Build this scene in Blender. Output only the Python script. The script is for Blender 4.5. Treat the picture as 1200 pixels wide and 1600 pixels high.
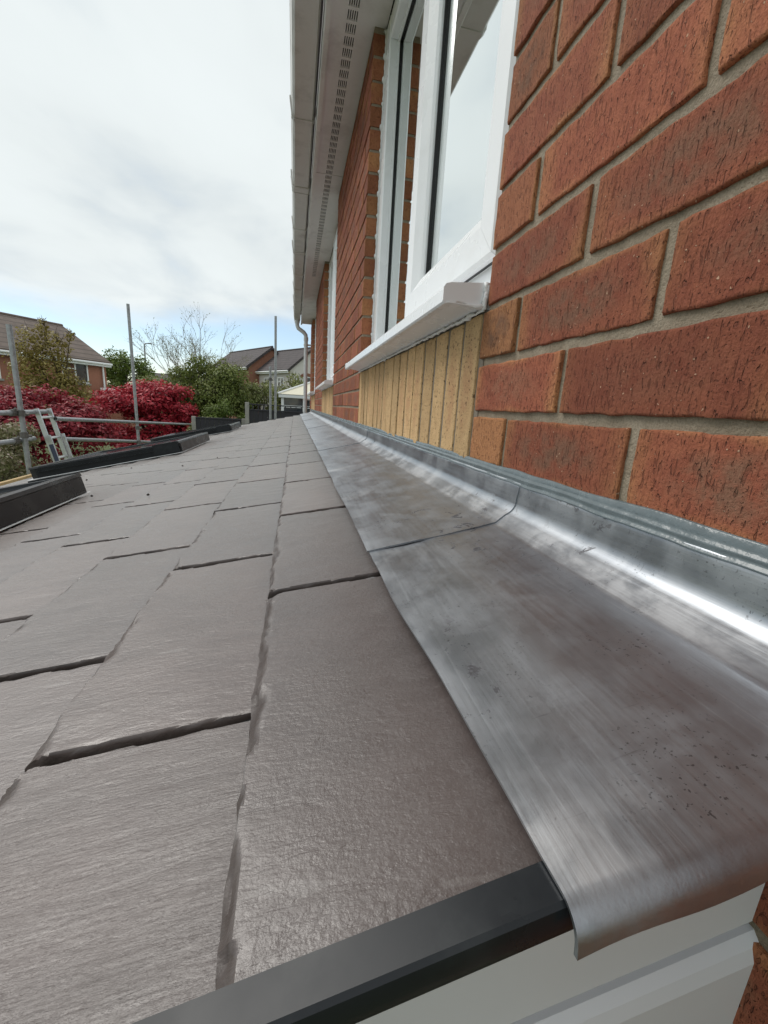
import bpy, math, random
import numpy as np
from mathutils import Matrix, Vector

# ------------------------------------------------------------------ clear, camera, sky, sun, exposure
for o in list(bpy.data.objects):
    bpy.data.objects.remove(o)
scene = bpy.context.scene
COL = scene.collection

cam_d = bpy.data.cameras.new('camera')
cam = bpy.data.objects.new('camera', cam_d)
COL.objects.link(cam)
scene.camera = cam
cam_d.sensor_fit = 'VERTICAL'
cam_d.sensor_height = 36.0
cam_d.lens = 664.09 / 1600 * 36.0
cam_d.clip_start = 0.01
cam_d.clip_end = 2000
CAM = Vector((-0.2758, 0.0, -0.0069))
fw = Vector((0.20721447, 0.94973259, -0.23467034))
rt = Vector((0.97827056, -0.19944508, 0.05664253))
up = Vector((-0.00699142, 0.24130823, 0.97042334))
cam.matrix_world = Matrix(((rt.x, up.x, -fw.x, CAM.x), (rt.y, up.y, -fw.y, CAM.y), (rt.z, up.z, -fw.z, CAM.z), (0, 0, 0, 1)))

SUN_TO = Vector((-0.52, 0.45, 0.80)).normalized()          # towards the veiled sun: front left, high
sun_d = bpy.data.lights.new('sun', 'SUN')
sun_d.energy = 1.5
sun_d.angle = math.radians(32)
sun_d.color = (1.0, 0.965, 0.91)
sun = bpy.data.objects.new('sun', sun_d)
COL.objects.link(sun)
sun.rotation_euler = SUN_TO.to_track_quat('Z', 'Y').to_euler()
sun.location = (-6, 4, 12)

scene.view_settings.view_transform = 'Standard'
scene.view_settings.look = 'None'
scene.view_settings.exposure = 0.52
scene.view_settings.gamma = 1.0
scene.view_settings.use_curve_mapping = False
scene.cycles.max_bounces = 6
scene.cycles.diffuse_bounces = 3
scene.cycles.glossy_bounces = 3
scene.cycles.transparent_max_bounces = 8
scene.cycles.use_denoising = True
scene.cycles.denoising_prefilter = 'ACCURATE'
scene.cycles.denoising_input_passes = 'RGB_ALBEDO_NORMAL'

world = bpy.data.worlds.new('World')
scene.world = world
world.use_nodes = True


class NT:
    """small node-tree helper"""
    def __init__(self, tree):
        self.t = tree
        tree.nodes.clear()

    def n(self, kind, **kw):
        nd = self.t.nodes.new(kind)
        ins = kw.pop('ins', {})
        for k, v in kw.items():
            setattr(nd, k, v)
        for k, v in ins.items():
            self.set(nd.inputs[k], v)
        return nd

    def set(self, sock, v):
        if isinstance(v, bpy.types.NodeSocket):
            self.t.links.new(v, sock)
        elif isinstance(v, bpy.types.Node):
            self.t.links.new(v.outputs[0], sock)
        else:
            if hasattr(sock.default_value, '__len__') and not hasattr(v, '__len__'):
                v = (v,) * len(sock.default_value)
            if hasattr(sock.default_value, '__len__') and len(v) == 3 and len(sock.default_value) == 4:
                v = (*v, 1.0)
            sock.default_value = v

    def math(self, op, a, b=0.0, c=0.0, clamp=False):
        nd = self.n('ShaderNodeMath', operation=op, use_clamp=clamp)
        self.set(nd.inputs[0], a)
        self.set(nd.inputs[1], b)
        self.set(nd.inputs[2], c)
        return nd.outputs[0]

    def noise(self, vec, scale, detail=4.0, rough=0.55, lac=2.0, dist=0.0):
        nd = self.n('ShaderNodeTexNoise', ins={'Vector': vec, 'Scale': scale, 'Detail': detail, 'Roughness': rough, 'Lacunarity': lac, 'Distortion': dist})
        return nd.outputs['Fac']

    def map(self, vec, scale=(1, 1, 1), loc=(0, 0, 0), rot=(0, 0, 0)):
        return self.n('ShaderNodeMapping', ins={'Vector': vec, 'Location': loc, 'Rotation': rot, 'Scale': scale}).outputs[0]

    def mr(self, v, a, b, c=0.0, d=1.0, smooth=True):
        nd = self.n('ShaderNodeMapRange', interpolation_type='SMOOTHSTEP' if smooth else 'LINEAR')
        for i, x in enumerate((v, a, b, c, d)):
            self.set(nd.inputs[i], x)
        return nd.outputs[0]

    def mix(self, f, a, b, mode='MIX'):
        nd = self.n('ShaderNodeMix', data_type='RGBA', blend_type=mode)
        self.set(nd.inputs['Factor'], f)
        self.set(nd.inputs['A'], a)
        self.set(nd.inputs['B'], b)
        return nd.outputs['Result']

    def sep(self, v):
        return self.n('ShaderNodeSeparateXYZ', ins={0: v}).outputs

    def comb(self, x, y, z):
        return self.n('ShaderNodeCombineXYZ', ins={0: x, 1: y, 2: z}).outputs[0]


w = NT(world.node_tree)
w_out = w.n('ShaderNodeOutputWorld')
w_bg = w.n('ShaderNodeBackground')
w.t.links.new(w_bg.outputs[0], w_out.inputs[0])
sky = w.n('ShaderNodeTexSky', sky_type='NISHITA', sun_disc=False)
sky.sun_elevation = math.asin(SUN_TO.z)
sky.sun_rotation = math.atan2(SUN_TO.x, SUN_TO.y)
sky.air_density = 1.0
sky.dust_density = 0.25
sky.ozone_density = 1.2
tc = w.n('ShaderNodeTexCoord').outputs['Generated']
el = w.sep(tc)
STR = 0.11
# high cloud veil: a flat deck seen in perspective (direction divided by elevation)
zc = w.math('ADD', w.math('MAXIMUM', el[2], 0.0), 0.10)
deck = w.comb(w.math('DIVIDE', el[0], zc), w.math('DIVIDE', el[1], zc), 0.0)
n_big = w.noise(w.map(deck, (0.9, 0.6, 1), (3.1, 1.7, 0)), 0.8, 5, 0.55, 2.0, 0.4)
n_mid = w.noise(w.map(deck, (1.0, 0.7, 1), (0.3, 5.2, 0)), 1.5, 5, 0.5, 2.0, 0.3)
veil_el = w.mr(w.math('ADD', el[2], w.math('MULTIPLY', w.math('SUBTRACT', n_big, 0.5), 0.16)), 0.12, 0.20)
holes = w.mr(n_mid, 0.26, 0.42, 0.80, 1.0)
veil = w.math('MULTIPLY', veil_el, holes)
# low cumulus band near the horizon
n_cu = w.noise(w.map(tc, (1, 1, 2.6), (0.4, 0.2, 0)), 7.0, 6, 0.55, 2.0, 0.1)
cu = w.math('MULTIPLY', w.mr(n_cu, 0.50, 0.64), w.mr(el[2], 0.10, 0.045))
cover = w.math('MAXIMUM', veil, w.math('MULTIPLY', cu, 0.85))
tone = w.math('ADD', w.mr(n_big, 0.30, 0.70, 0.96, 1.03), w.mr(n_mid, 0.35, 0.65, -0.03, 0.02))
ccol = w.mix(w.mr(n_mid, 0.33, 0.55), (0.51, 0.56, 0.585, 1), (0.585, 0.625, 0.63, 1))
csc = w.n('ShaderNodeVectorMath', operation='SCALE', ins={0: ccol, 'Scale': w.math('DIVIDE', tone, STR)}).outputs[0]
blue = w.mix(0.12, w.n('ShaderNodeVectorMath', operation='SCALE', ins={0: sky.outputs[0], 'Scale': 0.85}).outputs[0], (0.50 / STR, 0.59 / STR, 0.64 / STR, 1))
w.set(w_bg.inputs['Color'], w.mix(cover, blue, csc))
w_bg.inputs['Strength'].default_value = STR

# ------------------------------------------------------------------ numbers shared by the whole place
TH = math.radians(13.0)                     # pitch of the lean-to roof
CT, ST = math.cos(TH), math.sin(TH)
RZ0 = -0.1368                               # roof surface height at the wall
ROOF_Y0, ROOF_Y1 = 0.105, 7.74
UPS = Vector((CT, 0, ST))
NRM = Vector((-ST, 0, CT))


def RP(s, y, h=0.0):
    """point on the lean-to roof: s metres down the slope from the wall, y along the wall, h above the slates"""
    return (-s * CT - h * ST, y, RZ0 - s * ST + h * CT)


def ground_z(x, y):
    t = min(1.0, max(0.0, (y - 9.0) / 3.0))
    t = t * t * (3 - 2 * t)
    return -2.95 + 1.0 * t


# ------------------------------------------------------------------ noise for geometry
def vnoise(x, y, seed):
    """2-d value noise, numpy, -1..1"""
    x = np.asarray(x, float)
    y = np.asarray(y, float)
    xi = np.floor(x).astype(np.int64)
    yi = np.floor(y).astype(np.int64)
    fx = x - xi
    fy = y - yi
    fx = fx * fx * (3 - 2 * fx)
    fy = fy * fy * (3 - 2 * fy)

    def h(a, b):
        n = (a * 374761393 + b * 668265263 + seed * 974711) & 0x7fffffff
        n = ((n ^ (n >> 13)) * 1274126177) & 0x7fffffff
        n = (n ^ (n >> 16)) & 0xffff
        return n / 32767.5 - 1.0
    a = h(xi, yi)
    b = h(xi + 1, yi)
    c = h(xi, yi + 1)
    d = h(xi + 1, yi + 1)
    return (a * (1 - fx) + b * fx) * (1 - fy) + (c * (1 - fx) + d * fx) * fy


def fbm(x, y, seed, oct=4, gain=0.5):
    s = 0
    a = 1.0
    for i in range(oct):
        s = s + a * vnoise(np.asarray(x) * 2 ** i, np.asarray(y) * 2 ** i, seed + i * 17)
        a *= gain
    return s


# ------------------------------------------------------------------ object helpers
W = {}


def place(o, parent=None, M=None):
    M = M or Matrix.Identity(4)
    COL.objects.link(o)
    W[o.name] = M
    if parent is not None:
        o.parent = parent
        o.matrix_parent_inverse = W[parent.name].inverted()
    o.matrix_basis = M
    return o


def thing(name, label, cat, loc=(0, 0, 0), group=None):
    o = bpy.data.objects.new(name, None)
    o.empty_display_size = 0.1
    place(o, None, Matrix.Translation(loc))
    o['label'] = label
    o['category'] = cat
    if group:
        o['group'] = group
    return o


def tag(o, label, cat=None, group=None, kind=None):
    o['label'] = label
    if cat:
        o['category'] = cat
    if group:
        o['group'] = group
    if kind:
        o['kind'] = kind
    return o


def newmesh(name, v, f, m=None, smooth=False):
    me = bpy.data.meshes.new(name)
    me.from_pydata([tuple(map(float, p)) for p in v], [], [tuple(map(int, q)) for q in f])
    if m is not None:
        me.materials.append(m)
    if smooth:
        me.polygons.foreach_set('use_smooth', [True] * len(me.polygons))
    me.update()
    return me


def obj(name, me, parent=None, M=None):
    return place(bpy.data.objects.new(name, me), parent, M)


class MB:
    """collects shapes into one mesh"""
    def __init__(self):
        self.v = []
        self.f = []

    def add(self, v, f):
        b = len(self.v)
        self.v += [tuple(p) for p in v]
        self.f += [tuple(i + b for i in q) for q in f]
        return self

    def hexa(self, p):
        """8 corners: bottom ring 0-3, top ring 4-7 (same order)"""
        return self.add(p, [(3, 2, 1, 0), (4, 5, 6, 7), (0, 1, 5, 4), (1, 2, 6, 5), (2, 3, 7, 6), (3, 0, 4, 7)])

    def box(self, x0, x1, y0, y1, z0, z1):
        return self.hexa([(x0, y0, z0), (x1, y0, z0), (x1, y1, z0), (x0, y1, z0), (x0, y0, z1), (x1, y0, z1), (x1, y1, z1), (x0, y1, z1)])

    def bbox(self, x0, x1, y0, y1, z0, z1, b=0.003):
        """box with chamfered edges"""
        b = min(b, (x1 - x0) * .45, (y1 - y0) * .45, (z1 - z0) * .45)
        xs, ys, zs = (x0, x1), (y0, y1), (z0, z1)
        v, idx = [], {}
        for i in (0, 1):
            for j in (0, 1):
                for k in (0, 1):
                    sx, sy, sz = (1 if i == 0 else -1), (1 if j == 0 else -1), (1 if k == 0 else -1)
                    c = (xs[i], ys[j], zs[k])
                    idx[i, j, k, 0] = len(v); v.append((c[0], c[1] + sy * b, c[2] + sz * b))
                    idx[i, j, k, 1] = len(v); v.append((c[0] + sx * b, c[1], c[2] + sz * b))
                    idx[i, j, k, 2] = len(v); v.append((c[0] + sx * b, c[1] + sy * b, c[2]))
        f = []
        for i in (0, 1):
            q = [idx[i, 0, 0, 0], idx[i, 0, 1, 0], idx[i, 1, 1, 0], idx[i, 1, 0, 0]]
            f.append(q if i == 0 else q[::-1])
            q = [idx[0, i, 0, 1], idx[1, i, 0, 1], idx[1, i, 1, 1], idx[0, i, 1, 1]]
            f.append(q if i == 0 else q[::-1])
            q = [idx[0, 0, i, 2], idx[0, 1, i, 2], idx[1, 1, i, 2], idx[1, 0, i, 2]]
            f.append(q if i == 0 else q[::-1])
        for i in (0, 1):
            for j in (0, 1):
                q = [idx[i, j, 0, 0], idx[i, j, 0, 1], idx[i, j, 1, 1], idx[i, j, 1, 0]]
                f.append(q if i == j else q[::-1])
                q = [idx[i, 0, j, 0], idx[i, 1, j, 0], idx[i, 1, j, 2], idx[i, 0, j, 2]]
                f.append(q if i == j else q[::-1])
                q = [idx[0, i, j, 1], idx[0, i, j, 2], idx[1, i, j, 2], idx[1, i, j, 1]]
                f.append(q if i == j else q[::-1])
        for i in (0, 1):
            for j in (0, 1):
                for k in (0, 1):
                    q = [idx[i, j, k, 0], idx[i, j, k, 1], idx[i, j, k, 2]]
                    f.append(q if (i + j + k) % 2 == 1 else q[::-1])
        return self.add(v, f)

    def tube(self, pts, r, n=8, cap=True):
        pts = [Vector(p) for p in pts]
        if not hasattr(r, '__len__'):
            r = [r] * len(pts)
        v, f = [], []
        ref = None
        for i, p in enumerate(pts):
            d = (pts[min(i + 1, len(pts) - 1)] - pts[max(i - 1, 0)]).normalized()
            if ref is None:
                ref = Vector((0, 0, 1)) if abs(d.z) < 0.9 else Vector((1, 0, 0))
            a = d.cross(ref)
            a = a.normalized() if a.length > 1e-6 else d.orthogonal().normalized()
            b = d.cross(a)
            ref = b.cross(d) * 1.0 if False else ref
            for k in range(n):
                t = 2 * math.pi * k / n
                v.append(p + (a * math.cos(t) + b * math.sin(t)) * r[i])
        for i in range(len(pts) - 1):
            for k in range(n):
                k2 = (k + 1) % n
                f.append((i * n + k, i * n + k2, (i + 1) * n + k2, (i + 1) * n + k))
        if cap:
            f.append(tuple(range(n))[::-1])
            f.append(tuple((len(pts) - 1) * n + k for k in range(n)))
        return self.add(v, f)

    def sweep_y(self, prof, ys, closed=True, cap=True):
        """profile in (x, z) swept along y"""
        n = len(prof)
        v, f = [], []
        for y in ys:
            v += [(x, y, z) for x, z in prof]
        for i in range(len(ys) - 1):
            for k in range(n if closed else n - 1):
                k2 = (k + 1) % n
                f.append((i * n + k, i * n + k2, (i + 1) * n + k2, (i + 1) * n + k))
        if cap and closed:
            f.append(tuple(range(n))[::-1])
            f.append(tuple((len(ys) - 1) * n + k for k in range(n)))
        return self.add(v, f)

    def mesh(self, name, m, smooth=False):
        me = newmesh(name, self.v, self.f, m, smooth)
        return me

    def build(self, name, m, parent=None, smooth=False, sharp=None):
        me = self.mesh(name, m, smooth)
        if smooth and sharp is not None:
            try:
                me.set_sharp_from_angle(angle=math.radians(sharp))
            except Exception:
                pass
        return obj(name, me, parent)


# ------------------------------------------------------------------ materials
MAT = {}


def material(name):
    m = bpy.data.materials.new(name)
    m.use_nodes = True
    t = NT(m.node_tree)
    out = t.n('ShaderNodeOutputMaterial')
    b = t.n('ShaderNodeBsdfPrincipled')
    t.t.links.new(b.outputs[0], out.inputs[0])
    MAT[name] = m
    return m, t, b, out


def plain(name, col, rough=0.5, metal=0.0, var=0.12, vscale=6.0, bump=0.0, bscale=80.0, spec=0.5, dirt=None, dscale=2.0, damt=0.5):
    m, t, b, out = material(name)
    pos = t.n('ShaderNodeNewGeometry').outputs['Position']
    n = t.noise(pos, vscale, 5, 0.6)
    k = t.mr(n, 0.25, 0.75, 1 - var, 1 + var, False)
    c = t.n('ShaderNodeVectorMath', operation='SCALE', ins={0: col, 'Scale': k}).outputs[0]
    if dirt is not None:
        d = t.mr(t.noise(pos, dscale, 6, 0.65), 0.48, 0.72, 0.0, damt)
        c = t.mix(d, c, (*dirt, 1))
    t.set(b.inputs['Base Color'], c)
    t.set(b.inputs['Roughness'], t.mr(n, 0.3, 0.7, max(0.02, rough - 0.06), min(1, rough + 0.08), False))
    b.inputs['Metallic'].default_value = metal
    b.inputs['Specular IOR Level'].default_value = spec
    if bump > 0:
        bn = t.n('ShaderNodeBump', ins={'Height': t.noise(pos, bscale, 4, 0.6), 'Strength': 1.0, 'Distance': bump})
        t.set(b.inputs['Normal'], bn)
    return m


# brick: wire-cut face, vertical drag pits, darker kiln smudges, buff arrises
def brick_material(name, soldier=False):
    m, t, b, out = material(name)
    pos = t.n('ShaderNodeNewGeometry').outputs['Position']
    at = t.n('ShaderNodeAttribute', attribute_name='bc').outputs['Vector']
    a = t.sep(at)
    oi = t.n('ShaderNodeObjectInfo')
    oc = t.sep(oi.outputs['Color'])
    rnd = t.math('FRACT', t.math('ADD', oc[1], a[2]))
    rnd2 = t.math('FRACT', t.math('MULTIPLY', rnd, 7.31))
    rnd3 = t.math('FRACT', t.math('MULTIPLY', rnd, 23.7))
    # edge distance 0 centre .. 1 rim
    ex = t.math('ABSOLUTE', t.math('SUBTRACT', t.math('MULTIPLY', a[0], 2.0), 1.0))
    ez = t.math('ABSOLUTE', t.math('SUBTRACT', t.math('MULTIPLY', a[1], 2.0), 1.0))
    n1 = t.noise(pos, 38.0, 5, 0.6)
    n2 = t.noise(pos, 9.0, 4, 0.6)
    fine = t.noise(pos, 420.0, 3, 0.6)
    grain = t.noise(pos, 1300.0, 2, 0.7)
    drag = t.noise(t.map(pos, (1.0, 1.0, 0.23)), 270.0, 3, 0.55)
    drag2 = t.noise(t.map(pos, (1.0, 1.0, 0.10)), 420.0, 2, 0.6)
    pits = t.math('MAXIMUM', t.mr(t.noise(t.map(pos, (1.0, 1.0, 0.34)), 330.0, 0.6, 0.5), 0.655, 0.70), t.mr(t.noise(t.map(pos, (1.0, 1.0, 0.7)), 560.0, 1, 0.5), 0.665, 0.72))
    if soldier:
        pits = t.math('MAXIMUM', t.mr(t.noise(t.map(pos, (1.0, 1.0, 0.75)), 190.0, 1, 0.5), 0.66, 0.70), t.mr(t.noise(pos, 480.0, 1, 0.5), 0.68, 0.72))
        red1, red2, rim, smoke = (0.54, 0.335, 0.165), (0.68, 0.455, 0.235), (0.68, 0.46, 0.24), (0.50, 0.27, 0.14)
    else:
        red1, red2, rim, smoke = (0.25, 0.073, 0.043), (0.36, 0.122, 0.066), (0.45, 0.215, 0.092), (0.19, 0.115, 0.076)
    c = t.mix(t.math('ADD', t.mr(n1, 0.3, 0.7, 0, 0.7), t.math('MULTIPLY', rnd, 0.45), clamp=True), (*red1, 1), (*red2, 1))
    # buff arris
    rimm = t.math('MAXIMUM', t.mr(t.math('ADD', ex, t.math('MULTIPLY', t.math('SUBTRACT', n2, 0.5), 0.9)), 0.70, 1.15),
                  t.mr(t.math('ADD', ez, t.math('MULTIPLY', t.math('SUBTRACT', n2, 0.5), 1.3)), 0.78, 1.35))
    rimm = t.math('MULTIPLY', rimm, t.mr(rnd2, 0.0, 1.0, 0.45, 1.0))
    rimm = t.math('MAXIMUM', rimm, t.math('MULTIPLY', oc[0], 0.85))
    c = t.mix(rimm, c, (*rim, 1))
    # kiln smudge in the middle
    sm = t.math('MULTIPLY', t.mr(t.math('ADD', t.math('POWER', ex, 2.0), t.math('POWER', ez, 2.0)), 0.75, 0.1), t.mr(n1, 0.35, 0.6))
    sm = t.math('MULTIPLY', sm, t.mr(rnd3, 0.35, 0.7, 0.0, 0.75))
    c = t.mix(sm, c, (*smoke, 1))
    c = t.n('ShaderNodeVectorMath', operation='SCALE', ins={0: c, 'Scale': t.mr(t.math('FRACT', t.math('MULTIPLY', rnd, 51.3)), 0, 1, 0.76, 1.18, False)}).outputs[0]
    # fine colour grain, pale grit, dark pits
    c = t.mix(t.mr(fine, 0.35, 0.7, 0.0, 0.35), c, (*[x * 0.62 for x in red1], 1))
    grit = t.mr(t.noise(pos, 260.0, 1, 0.5), 0.735, 0.775)
    c = t.mix(t.math('MULTIPLY', grit, 0.75), c, (0.62, 0.40, 0.27, 1))
    pm = pits if soldier else t.math('MAXIMUM', pits, t.math('MULTIPLY', t.mr(drag2, 0.64, 0.74), 0.6))
    c = t.mix(t.math('MULTIPLY', pm, 0.75 if soldier else 0.42), c, (*[x * (0.16 if soldier else 0.40) for x in red1], 1))
    t.set(b.inputs['Base Color'], c)
    b.inputs['Roughness'].default_value = 0.88
    b.inputs['Specular IOR Level'].default_value = 0.25
    h = t.math('ADD', t.math('MULTIPLY', n1 if soldier else drag, 0.6), t.math('MULTIPLY', fine, 0.35))
    h = t.math('ADD', h, t.math('MULTIPLY', grain, 0.12))
    h = t.math('SUBTRACT', h, t.math('MULTIPLY', pm, 0.95))
    h = t.math('ADD', h, t.math('MULTIPLY', grit, 0.3))
    bn = t.n('ShaderNodeBump', ins={'Height': h, 'Strength': 1.0, 'Distance': 0.0032})
    t.set(b.inputs['Normal'], bn)
    return m


brick_material('brick')
brick_material('soldier', True)


def mortar_material():
    m, t, b, out = material('mortar')
    pos = t.n('ShaderNodeNewGeometry').outputs['Position']
    n1 = t.noise(pos, 24, 5, 0.65)
    n2 = t.noise(pos, 600, 3, 0.7)
    c = t.mix(t.mr(n1, 0.3, 0.7), (0.265, 0.215, 0.155, 1), (0.37, 0.31, 0.235, 1))
    c = t.mix(t.mr(n2, 0.35, 0.75, 0, 0.55), c, (0.15, 0.125, 0.09, 1))
    lich = t.math('MULTIPLY', t.mr(t.noise(pos, 17, 5, 0.6), 0.62, 0.74), 0.3)
    c = t.mix(lich, c, (0.22, 0.20, 0.085, 1))
    t.set(b.inputs['Base Color'], c)
    b.inputs['Roughness'].default_value = 0.72
    b.inputs['Specular IOR Level'].default_value = 0.2
    h = t.math('ADD', t.math('MULTIPLY', n2, 0.6), t.math('MULTIPLY', t.noise(pos, 150, 3), 1.0))
    t.set(b.inputs['Normal'], t.n('ShaderNodeBump', ins={'Height': h, 'Strength': 1.0, 'Distance': 0.0018}))


mortar_material()


def slate_material():
    m, t, b, out = material('slate')
    tcn = t.n('ShaderNodeTexCoord').outputs['Object']
    oi = t.n('ShaderNodeObjectInfo')
    rnd = oi.outputs['Random']
    off = t.comb(t.math('MULTIPLY', rnd, 31.0), t.math('MULTIPLY', rnd, 17.0), 0.0)
    p = t.n('ShaderNodeVectorMath', operation='ADD', ins={0: tcn, 1: off}).outputs[0]
    # riven grain runs up the slope (local x)
    riv = t.noise(t.map(p, (32, 88, 40), rot=(0, 0, 0.22)), 1.0, 6, 0.6, 2.0, 0.8)
    riv2 = t.noise(t.map(p, (90, 330, 40), rot=(0, 0, 0.22)), 1.0, 4, 0.6, 2.0, 0.6)
    grain = t.noise(p, 900, 2, 0.7)
    big = t.noise(p, 9, 4, 0.6)
    c = t.mix(t.mr(big, 0.3, 0.7), (0.088, 0.063, 0.057, 1), (0.122, 0.090, 0.082, 1))
    c = t.mix(t.mr(rnd, 0, 1, 0.0, 0.45, False), c, (0.072, 0.060, 0.060, 1))
    c = t.mix(t.mr(riv2, 0.45, 0.75, 0, 0.14), c, (0.125, 0.11, 0.105, 1))
    wp = t.n('ShaderNodeNewGeometry').outputs['Position']
    dust = t.math('MULTIPLY', t.mr(t.noise(wp, 3.2, 5, 0.6, 2.0, 0.5), 0.50, 0.72), 0.28)
    c = t.mix(dust, c, (0.14, 0.125, 0.115, 1))
    scuff = t.math('MULTIPLY', t.mr(t.noise(t.map(wp, (14, 60, 14), rot=(0, 0, 0.6)), 1.0, 2, 0.5), 0.70, 0.74), 0.30)
    c = t.mix(scuff, c, (0.22, 0.20, 0.19, 1))
    c = t.n('ShaderNodeVectorMath', operation='SCALE', ins={0: c, 'Scale': t.mr(t.math('FRACT', t.math('MULTIPLY', rnd, 13.7)), 0, 1, 0.84, 1.16, False)}).outputs[0]
    # brownish moulded edges, with the shade of the joint gaps painted in dark
    edge_shade = t.n('ShaderNodeAttribute', attribute_name='edge_shade').outputs['Fac']
    c = t.mix(t.math('MULTIPLY', edge_shade, 0.85), c, (0.036, 0.031, 0.026, 1))
    t.set(b.inputs['Base Color'], c)
    t.set(b.inputs['Roughness'], t.mr(riv, 0.25, 0.75, 0.32, 0.44))
    t.set(b.inputs['Specular IOR Level'], t.mr(edge_shade, 0.0, 0.6, 0.75, 0.1))
    t.set(b.inputs['Sheen Weight'], t.mr(edge_shade, 0.0, 0.5, 0.75, 0.0))
    b.inputs['Sheen Roughness'].default_value = 0.35
    b.inputs['Sheen Tint'].default_value = (0.95, 0.92, 0.90, 1)
    h = t.math('ADD', t.math('MULTIPLY', riv, 0.7), t.math('MULTIPLY', riv2, 0.45))
    h = t.math('ADD', h, t.math('MULTIPLY', t.noise(p, 330, 3, 0.6), 0.32))
    h = t.math('ADD', h, t.math('MULTIPLY', grain, 0.10))
    t.set(b.inputs['Normal'], t.n('ShaderNodeBump', ins={'Height': h, 'Strength': 1.0, 'Distance': 0.00085}))


slate_material()


def lead_material():
    m, t, b, out = material('lead')
    pos = t.n('ShaderNodeNewGeometry').outputs['Position']
    st1 = t.noise(t.map(pos, (230, 6, 230), rot=(0, 0, 0.10)), 1.0, 5, 0.65)
    st2 = t.noise(t.map(pos, (420, 9, 420), rot=(0, 0, -0.10)), 1.0, 4, 0.65)
    st3 = t.noise(t.map(pos, (12, 330, 60), rot=(0, 0, 0.35)), 1.0, 3, 0.6)
    cl = t.noise(t.map(pos, (1, .55, 1)), 11, 5, 0.62, 2.0, 0.8)
    cl2 = t.noise(pos, 22, 5, 0.6, 2.0, 0.4)
    c = t.mix(t.mr(cl, 0.3, 0.7), (0.265, 0.282, 0.308, 1), (0.355, 0.375, 0.402, 1))
    c = t.mix(t.mr(st1, 0.42, 0.78, 0.0, 0.22), c, (0.20, 0.205, 0.225, 1))
    c = t.mix(t.mr(st2, 0.56, 0.76, 0.0, 0.26), c, (0.52, 0.535, 0.56, 1))
    # hand marks and soot patches
    sp = t.math('MULTIPLY', t.mr(t.noise(pos, 55, 5, 0.7, 2.0, 0.5), 0.585, 0.645), t.mr(t.noise(pos, 6.5, 2, 0.5), 0.49, 0.60))
    c = t.mix(t.math('MULTIPLY', sp, 0.8), c, (0.06, 0.055, 0.06, 1))
    sc = t.math('MULTIPLY', t.mr(st3, 0.66, 0.74), t.mr(t.noise(pos, 8, 3), 0.44, 0.56))
    c = t.mix(t.math('MULTIPLY', sc, 0.5), c, (0.12, 0.11, 0.115, 1))
    pk = t.math('MULTIPLY', t.mr(t.noise(pos, 420, 2, 0.6), 0.62, 0.68), t.mr(t.noise(pos, 16, 3, 0.6), 0.52, 0.62))
    c = t.mix(t.math('MULTIPLY', pk, 0.7), c, (0.07, 0.07, 0.075, 1))
    # white oxide smears where the sheet was dressed over the slate joints
    ox = t.n('ShaderNodeAttribute', attribute_name='dress').outputs['Fac']
    oxm = t.math('MULTIPLY', ox, t.mr(cl2, 0.38, 0.62))
    c = t.mix(t.math('MULTIPLY', oxm, 0.45), c, (0.74, 0.74, 0.74, 1))
    t.set(b.inputs['Base Color'], c)
    b.inputs['Metallic'].default_value = 0.95
    r = t.math('ADD', t.mr(cl2, 0.3, 0.7, 0.33, 0.45), t.mr(st1, 0.35, 0.7, -0.02, 0.05))
    r = t.math('ADD', r, t.math('MULTIPLY', sp, 0.25))
    t.set(b.inputs['Roughness'], r)
    h = t.math('ADD', t.math('MULTIPLY', st1, 0.5), t.math('MULTIPLY', st2, 0.25))
    h = t.math('ADD', h, t.math('MULTIPLY', t.noise(pos, 35, 3), 0.9))
    t.set(b.inputs['Normal'], t.n('ShaderNodeBump', ins={'Height': h, 'Strength': 0.5, 'Distance': 0.00038}))


lead_material()

plain('upvc', (0.88, 0.89, 0.91), 0.28, var=0.02, vscale=3, dirt=(0.60, 0.59, 0.56), dscale=5, damt=0.25)
plain('joint', (0.20, 0.17, 0.135), 0.95, var=0.2, vscale=60, bump=0.002, bscale=300)
plain('caulk', (0.82, 0.82, 0.82), 0.55, var=0.05, bump=0.002, bscale=160)
plain('soffit', (0.74, 0.715, 0.69), 0.42, var=0.05, vscale=2, dirt=(0.38, 0.35, 0.32), dscale=4.5, damt=0.45)
plain('gutter', (0.66, 0.64, 0.615), 0.38, var=0.06, vscale=3, dirt=(0.30, 0.28, 0.26), dscale=6, damt=0.5)
plain('downpipe', (0.66, 0.66, 0.67), 0.35, var=0.04)
plain('gasket', (0.012, 0.012, 0.013), 0.5)
plain('void', (0.006, 0.006, 0.006), 0.9)
plain('anthracite', (0.013, 0.015, 0.018), 0.33, var=0.2, vscale=14, dirt=(0.04, 0.045, 0.047), dscale=30, damt=0.35, spec=0.28)
plain('flashing', (0.026, 0.027, 0.029), 0.28, var=0.12, vscale=8, dirt=(0.12, 0.12, 0.12), dscale=12, damt=0.3)
plain('flashing_pale', (0.20, 0.20, 0.21), 0.45, 0.5, var=0.12, vscale=8)
plain('rim_metal', (0.70, 0.70, 0.70), 0.4, 0.3, var=0.05)
plain('bargeboard', (0.74, 0.75, 0.77), 0.36, var=0.03, vscale=5)
plain('sealant', (0.115, 0.140, 0.150), 0.24, var=0.18, vscale=40, bump=0.0012, bscale=60)
plain('galvanised', (0.36, 0.37, 0.38), 0.48, 0.6, var=0.25, vscale=25, dirt=(0.20, 0.17, 0.15), dscale=18, damt=0.5)
plain('coupler', (0.16, 0.15, 0.14), 0.6, 0.5, var=0.25, vscale=60)
plain('aluminium', (0.62, 0.62, 0.62), 0.36, 0.8, var=0.1, vscale=30)
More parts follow.
